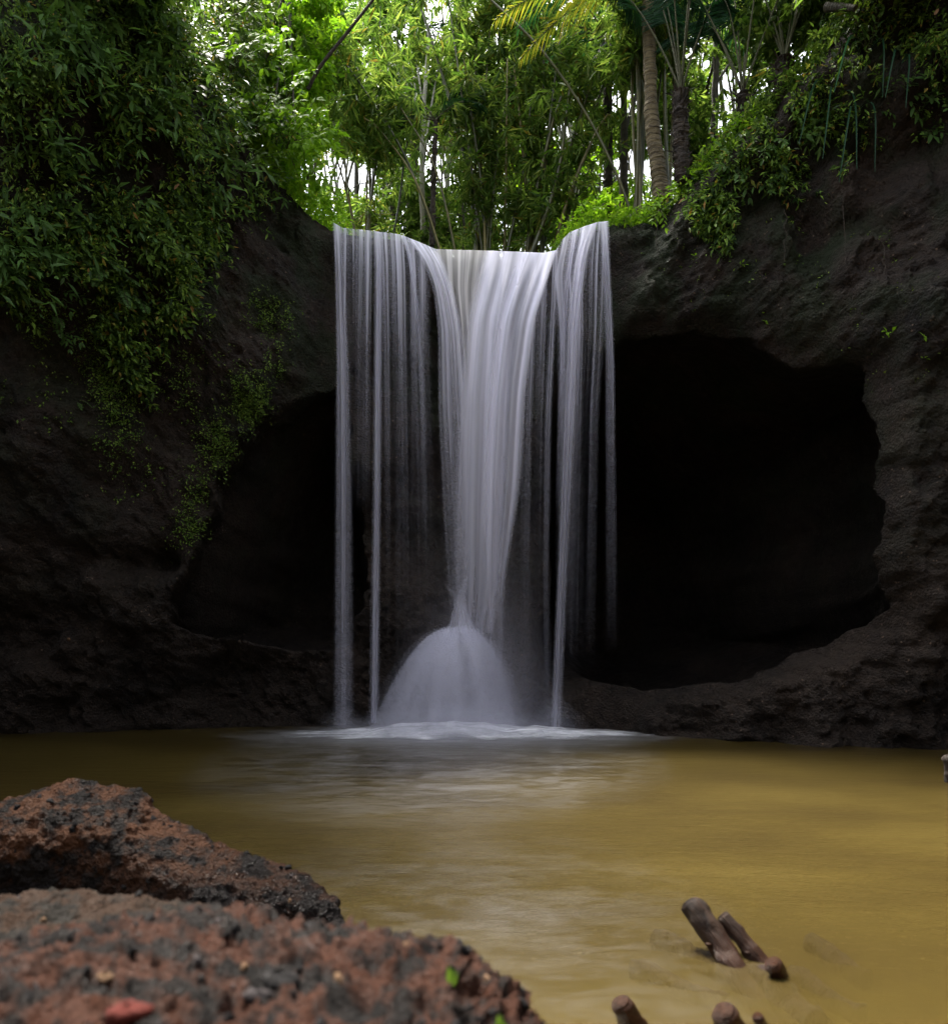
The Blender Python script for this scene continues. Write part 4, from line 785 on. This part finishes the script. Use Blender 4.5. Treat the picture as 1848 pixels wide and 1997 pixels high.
def fern(u, v, n, L, dirv, label, group, seed, base=None, w=.12):
    r = np.random.default_rng(seed); b = hit(u, v)[0] if base is None else at(*base); root = empty('fern', b, label, 'fern', group)
    for k in range(n):
        D = unit(np.array(dirv) + r.normal(0, .3, 3)); (v1, f1), (v2, f2) = frond(b + r.normal(0, .02, 3), D + np.array([0, -.35, .35]), L * r.uniform(.7, 1.15), .5, 20, L * .26, seed * 7 + k, w=.04 * L / .6, twist=.3)
        o = mk('frond', v2, f2, M['fern_leaf'], root); mk('rachis', v1, f1, M['stem'], o)
    return root
GL = 'leafy sprigs hanging from the left cliff'; GF = 'ferns on the left cliff'; GR = 'leafy shrubs hanging from the right cliff'
k = 0
for (u, v, kd, ns_, nl, ln, lb, sc) in [
  (330,520,'broad',5,8,.75,'pale broad-leaved sprig at the lowest tip of the left hanging growth',1.0),(300,470,'long',5,8,.7,'long-leaved sprig just above the pale broad-leaved sprig',1.0),(360,440,'long',5,8,.6,'slender sprig at the right edge of the hanging growth',1.0),
  (250,430,'nettle',6,9,.6,'dull green sprig in the middle of the hanging growth',1.0),(470,330,'long',5,8,.7,'yellow-tipped long-leaved sprig beneath the bright left shrub',1.1),(430,290,'broad',6,8,.7,'drooping broad-leaved sprig left of the yellow-tipped sprig',.9),
  (150,330,'nettle',5,8,.6,'solitary pale sprig in the dark hollow of the left cliff',.9),(60,150,'long',7,9,.8,'yellow-green drooping sprig at the upper left edge',.9),(40,300,'long',6,9,.7,'drooping sprig on the left edge below the topmost one',.9),(95,400,'nettle',6,9,.6,'small-leaved sprig low on the left edge',.8),
  (330,200,'broad',6,9,.7,'broad sprig hanging below the top of the left cliff',.9),(240,210,'long',6,9,.8,'bright-edged long-leaved sprig upper left of centre',.9),(390,120,'broad',6,9,.6,'sprig with one large bright leaf near the top left',1.1),(200,50,'long',6,9,.7,'long-leaved sprig hanging at the very top left',1.0),
  (130,650,'nettle',4,7,.4,'fern-like yellow-green sprig alone on bare rock at left',.8),(120,575,'nettle',4,7,.4,'small yellow sprig above the bare rock at left',.8)]:
    sprig(u, v, kd, ns_, nl, ln, DR, lb, GL, 400 + k, scale=sc); k += 1
k = 0
for (u, v, n, L, lb) in [(185,510,5,.62,'fern with broad pale fronds left of the hanging growth tip'),(270,590,4,.6,'lowest large fern drooping under the hanging growth'),(230,545,5,.6,'dark green fern in the middle of the hanging growth'),(160,430,5,.55,'grey-green fern in the shaded hollow'),(260,200,5,.65,'bright fern high on the left cliff'),(340,380,4,.5,'fern at the right side of the left curtain'),(110,620,3,.35,'small fern clinging to the bare rock at left'),(152,985-200,2,.22,'tiny fern alone on the dark left wall')]:
    fern(u, v, n, L, DR, lb, GF, 500 + k); k += 1
GB = 'bright shrubs on the left bank'; k = 0
for (bs_, ns_, nl, ln, lb) in [((500,250,14.6),9,9,.75,'bright lime-green shrub on the brow of the left bank'),((560,290,14.9),9,9,.75,'bright broad-leaved shrub nearest the left end of the lip'),((600,350,15.4),8,8,.6,'yellow-green bush hanging over the left end of the lip'),((450,140,14.2),9,9,.75,'bright shrub above the lime-green one'),((520,120,15),8,9,.8,'leafy shrub under the dark slanting pole'),((560,200,15),8,9,.8,'broad-leaved shrub between the pole and the lip'),((440,40,14),8,9,.8,'leafy shrub at the top of the frame left of the pole')]:
    sprig(0, 0, 'bright', ns_, nl, ln, (.45, -.4, -.05), lb, GB, 600 + k, base=bs_, out=.3, scale=1.0); k += 1
k = 0
for (u, v, kd, ns_, nl, ln, dv, lb, sc) in [
  (1285,412,'small',7,8,.5,(-.2,-.3,-.4),'bright leafy shrub clinging to the rock right of the fall',1.1),(1360,400,'small',6,8,.5,(-.3,-.4,-.3),'small-leaved shrub below the shaggy palm',1.0),(1430,340,'nettle',7,9,.6,(-.3,-.4,-.5),'light green shrub at the left end of the right fringe',1.0),(1490,290,'nettle',8,9,.7,(-.2,-.4,-.5),'large drooping shrub in the middle of the right fringe',1.0),
  (1560,290,'nettle',8,9,.6,(-.1,-.4,-.5),'palmate-leaved shrub at the right end of the fringe',1.1),(1500,370,'nettle',6,8,.5,(-.2,-.4,-.5),'lowest shrub of the right fringe',.9),(1600,240,'long',6,8,.6,(.1,-.4,-.4),'shrub behind the hanging strap leaves',.9),(1700,215,'nettle',5,8,.5,(0,-.5,-.2),'isolated leafy sprig right of the strap leaves',1.0),
  (1760,195,'nettle',6,8,.6,(.2,-.5,-.1),'leafy sprig high on the right cliff face',1.1),(1780,265,'nettle',5,8,.5,(0,-.5,-.3),'leafy sprig below the high right sprig',1.1),(1835,215,'nettle',5,8,.5,(0,-.5,-.1),'leafy sprig cut by the right edge of the view',1.1),(1690,110,'nettle',6,8,.6,(-.2,-.5,-.1),'shadowed shrub near the top right corner',1.0),
  (1730,662,'small',2,5,.18,(0,-.5,.1),'tiny bright sprig on the dark right cliff',1.0),(1800,660,'small',2,4,.15,(0,-.5,.1),'tiny sprig right of the other bright sprig on the dark cliff',.9),(1490,638,'small',2,4,.15,(-.2,-.5,.1),'tiny sprig at the lip of the right cave',.8),(1795,705,'small',2,4,.12,(0,-.5,0),'pair of pale leaves low on the dark right cliff',.9),
  (1440,565-40,'small',2,3,.12,(0,-.5,0),'tiny seedling above the right cave',.7),(1350,515,'small',2,4,.14,(0,-.5,.1),'small seedling on the rock right of the fall',.8)]:
    sprig(u, v, kd, ns_, nl, ln, dv, lb, GR, 700 + k, scale=sc); k += 1
def straps(u, v, ts, label, seed):
    r = np.random.default_rng(seed); b = hit(u, v)[0]; root = empty('strap_leaf_plant', b, label, 'plant', 'long strap-leaved plants on the right cliff')
    for (du, dv) in ts:
        e = at(u + du, v + dv, b[1] - .5); m = (b + e) / 2 + [du / 120, -.3, .42]; m[0] = b[0] + (e[0] - b[0]) * .65; P = spline([b, m, e], 16); T = unit(np.gradient(P, axis=0)); S = unit(np.cross(T, [0, -1, .2])); w = .015 * np.sin(np.linspace(.15, 3.0, 16)) ** .5
        V = np.stack([P - S * w[:, None], P + [0, .006, 0], P + S * w[:, None]], 1).reshape(-1, 3); mk('strap_leaf', V, grid_faces(16, 3), M['palm_leaf'], root)
straps(1615, 190, [(-58,90),(-12,120),(55,140)], 'strap-leaved plant arching over the end of the right fringe', 1)
straps(1660, 225, [(-25,130),(45,110)], 'strap-leaved plant with the longest hanging blades', 2)
straps(1680, 120, [(-55,60),(40,70)], 'strap-leaved plant high at the top right', 3)
straps(1740, 160, [(-15,30),(25,50)], 'short strap-leaved plant in the shadow at upper right', 4)
def vine(pts, label, r=.0045):
    h = [hit(u, v)[0] + [0, -.15, 0] for u, v in pts]; P = spline(h, 30); P[:, 0] += .03 * vnoise(np.arange(30) * .22, pts[0][0], 0); V, Fc = tube(P, r, 5); tag(mk('hanging_root', V, Fc, M['root'], loc=tuple(P[0])), label, 'root', 'roots hanging down the right cliff')
vine([(1636,380),(1638,480),(1637,525)], 'straight thin root hanging below the strap leaves')
vine([(1712,480),(1714,520),(1717,545)], 'short pale root tip on the dark right cliff')
vine([(1815,10),(1818,70),(1836,135)], 'curving root in the top right corner')
vine([(1700,260),(1702,310)], 'root hanging under the isolated right sprig')
vine([(1840,200),(1841,290)], 'thin root at the right edge of the view')
vine([(1524,420),(1524,520)], 'faint root over the middle of the right overhang')
vine([(1276,430),(1275,500)], 'root trailing below the shrub right of the fall')
vine([(1420,310),(1421,420)], 'dark root beside the fluted rock of the right cliff')
for i, (u, v, Y, lb) in enumerate([(190,4,10.9,'orange dead leaf caught at the very top left'),(92,170,11.4,'pinkish dead leaf lodged in the left creepers'),(1835-15,30,12,'dangling brown dead leaf at the top right'),(340,370,13,'pale dead leaf among the hanging sprigs')]):
    root = empty('dead_leaf', at(u, v, Y), lb, 'dead leaf', 'dead leaves caught on the cliffs'); put_leaf(LM['dead'], at(u, v, Y), (.4, 0, .6), (0, -1, .2), .8, root, 'blade')
# pale stones bedded in the left wall
for i, (u, v, s, lb) in enumerate([(135,1247,.035,'round pinkish stone set in the dark left wall'),(192,1062,.02,'small pale stone high in the left wall'),(543,1300,.016,'tiny pale stone above the water in the left cave'),(410,1350,.014,'tiny stone low on the left wall near the cave')]):
    c = hit(u, v)[0]; Vp, Fp = pebble_mesh(i * 3 + 2); o = mk('stone', Vp, Fp, M['pebble_tan'], loc=(0, 0, 0)); o.location = c; o.scale = (s, s, s * .9); tag(o, lb, 'stone', 'pale stones bedded in the rock walls')
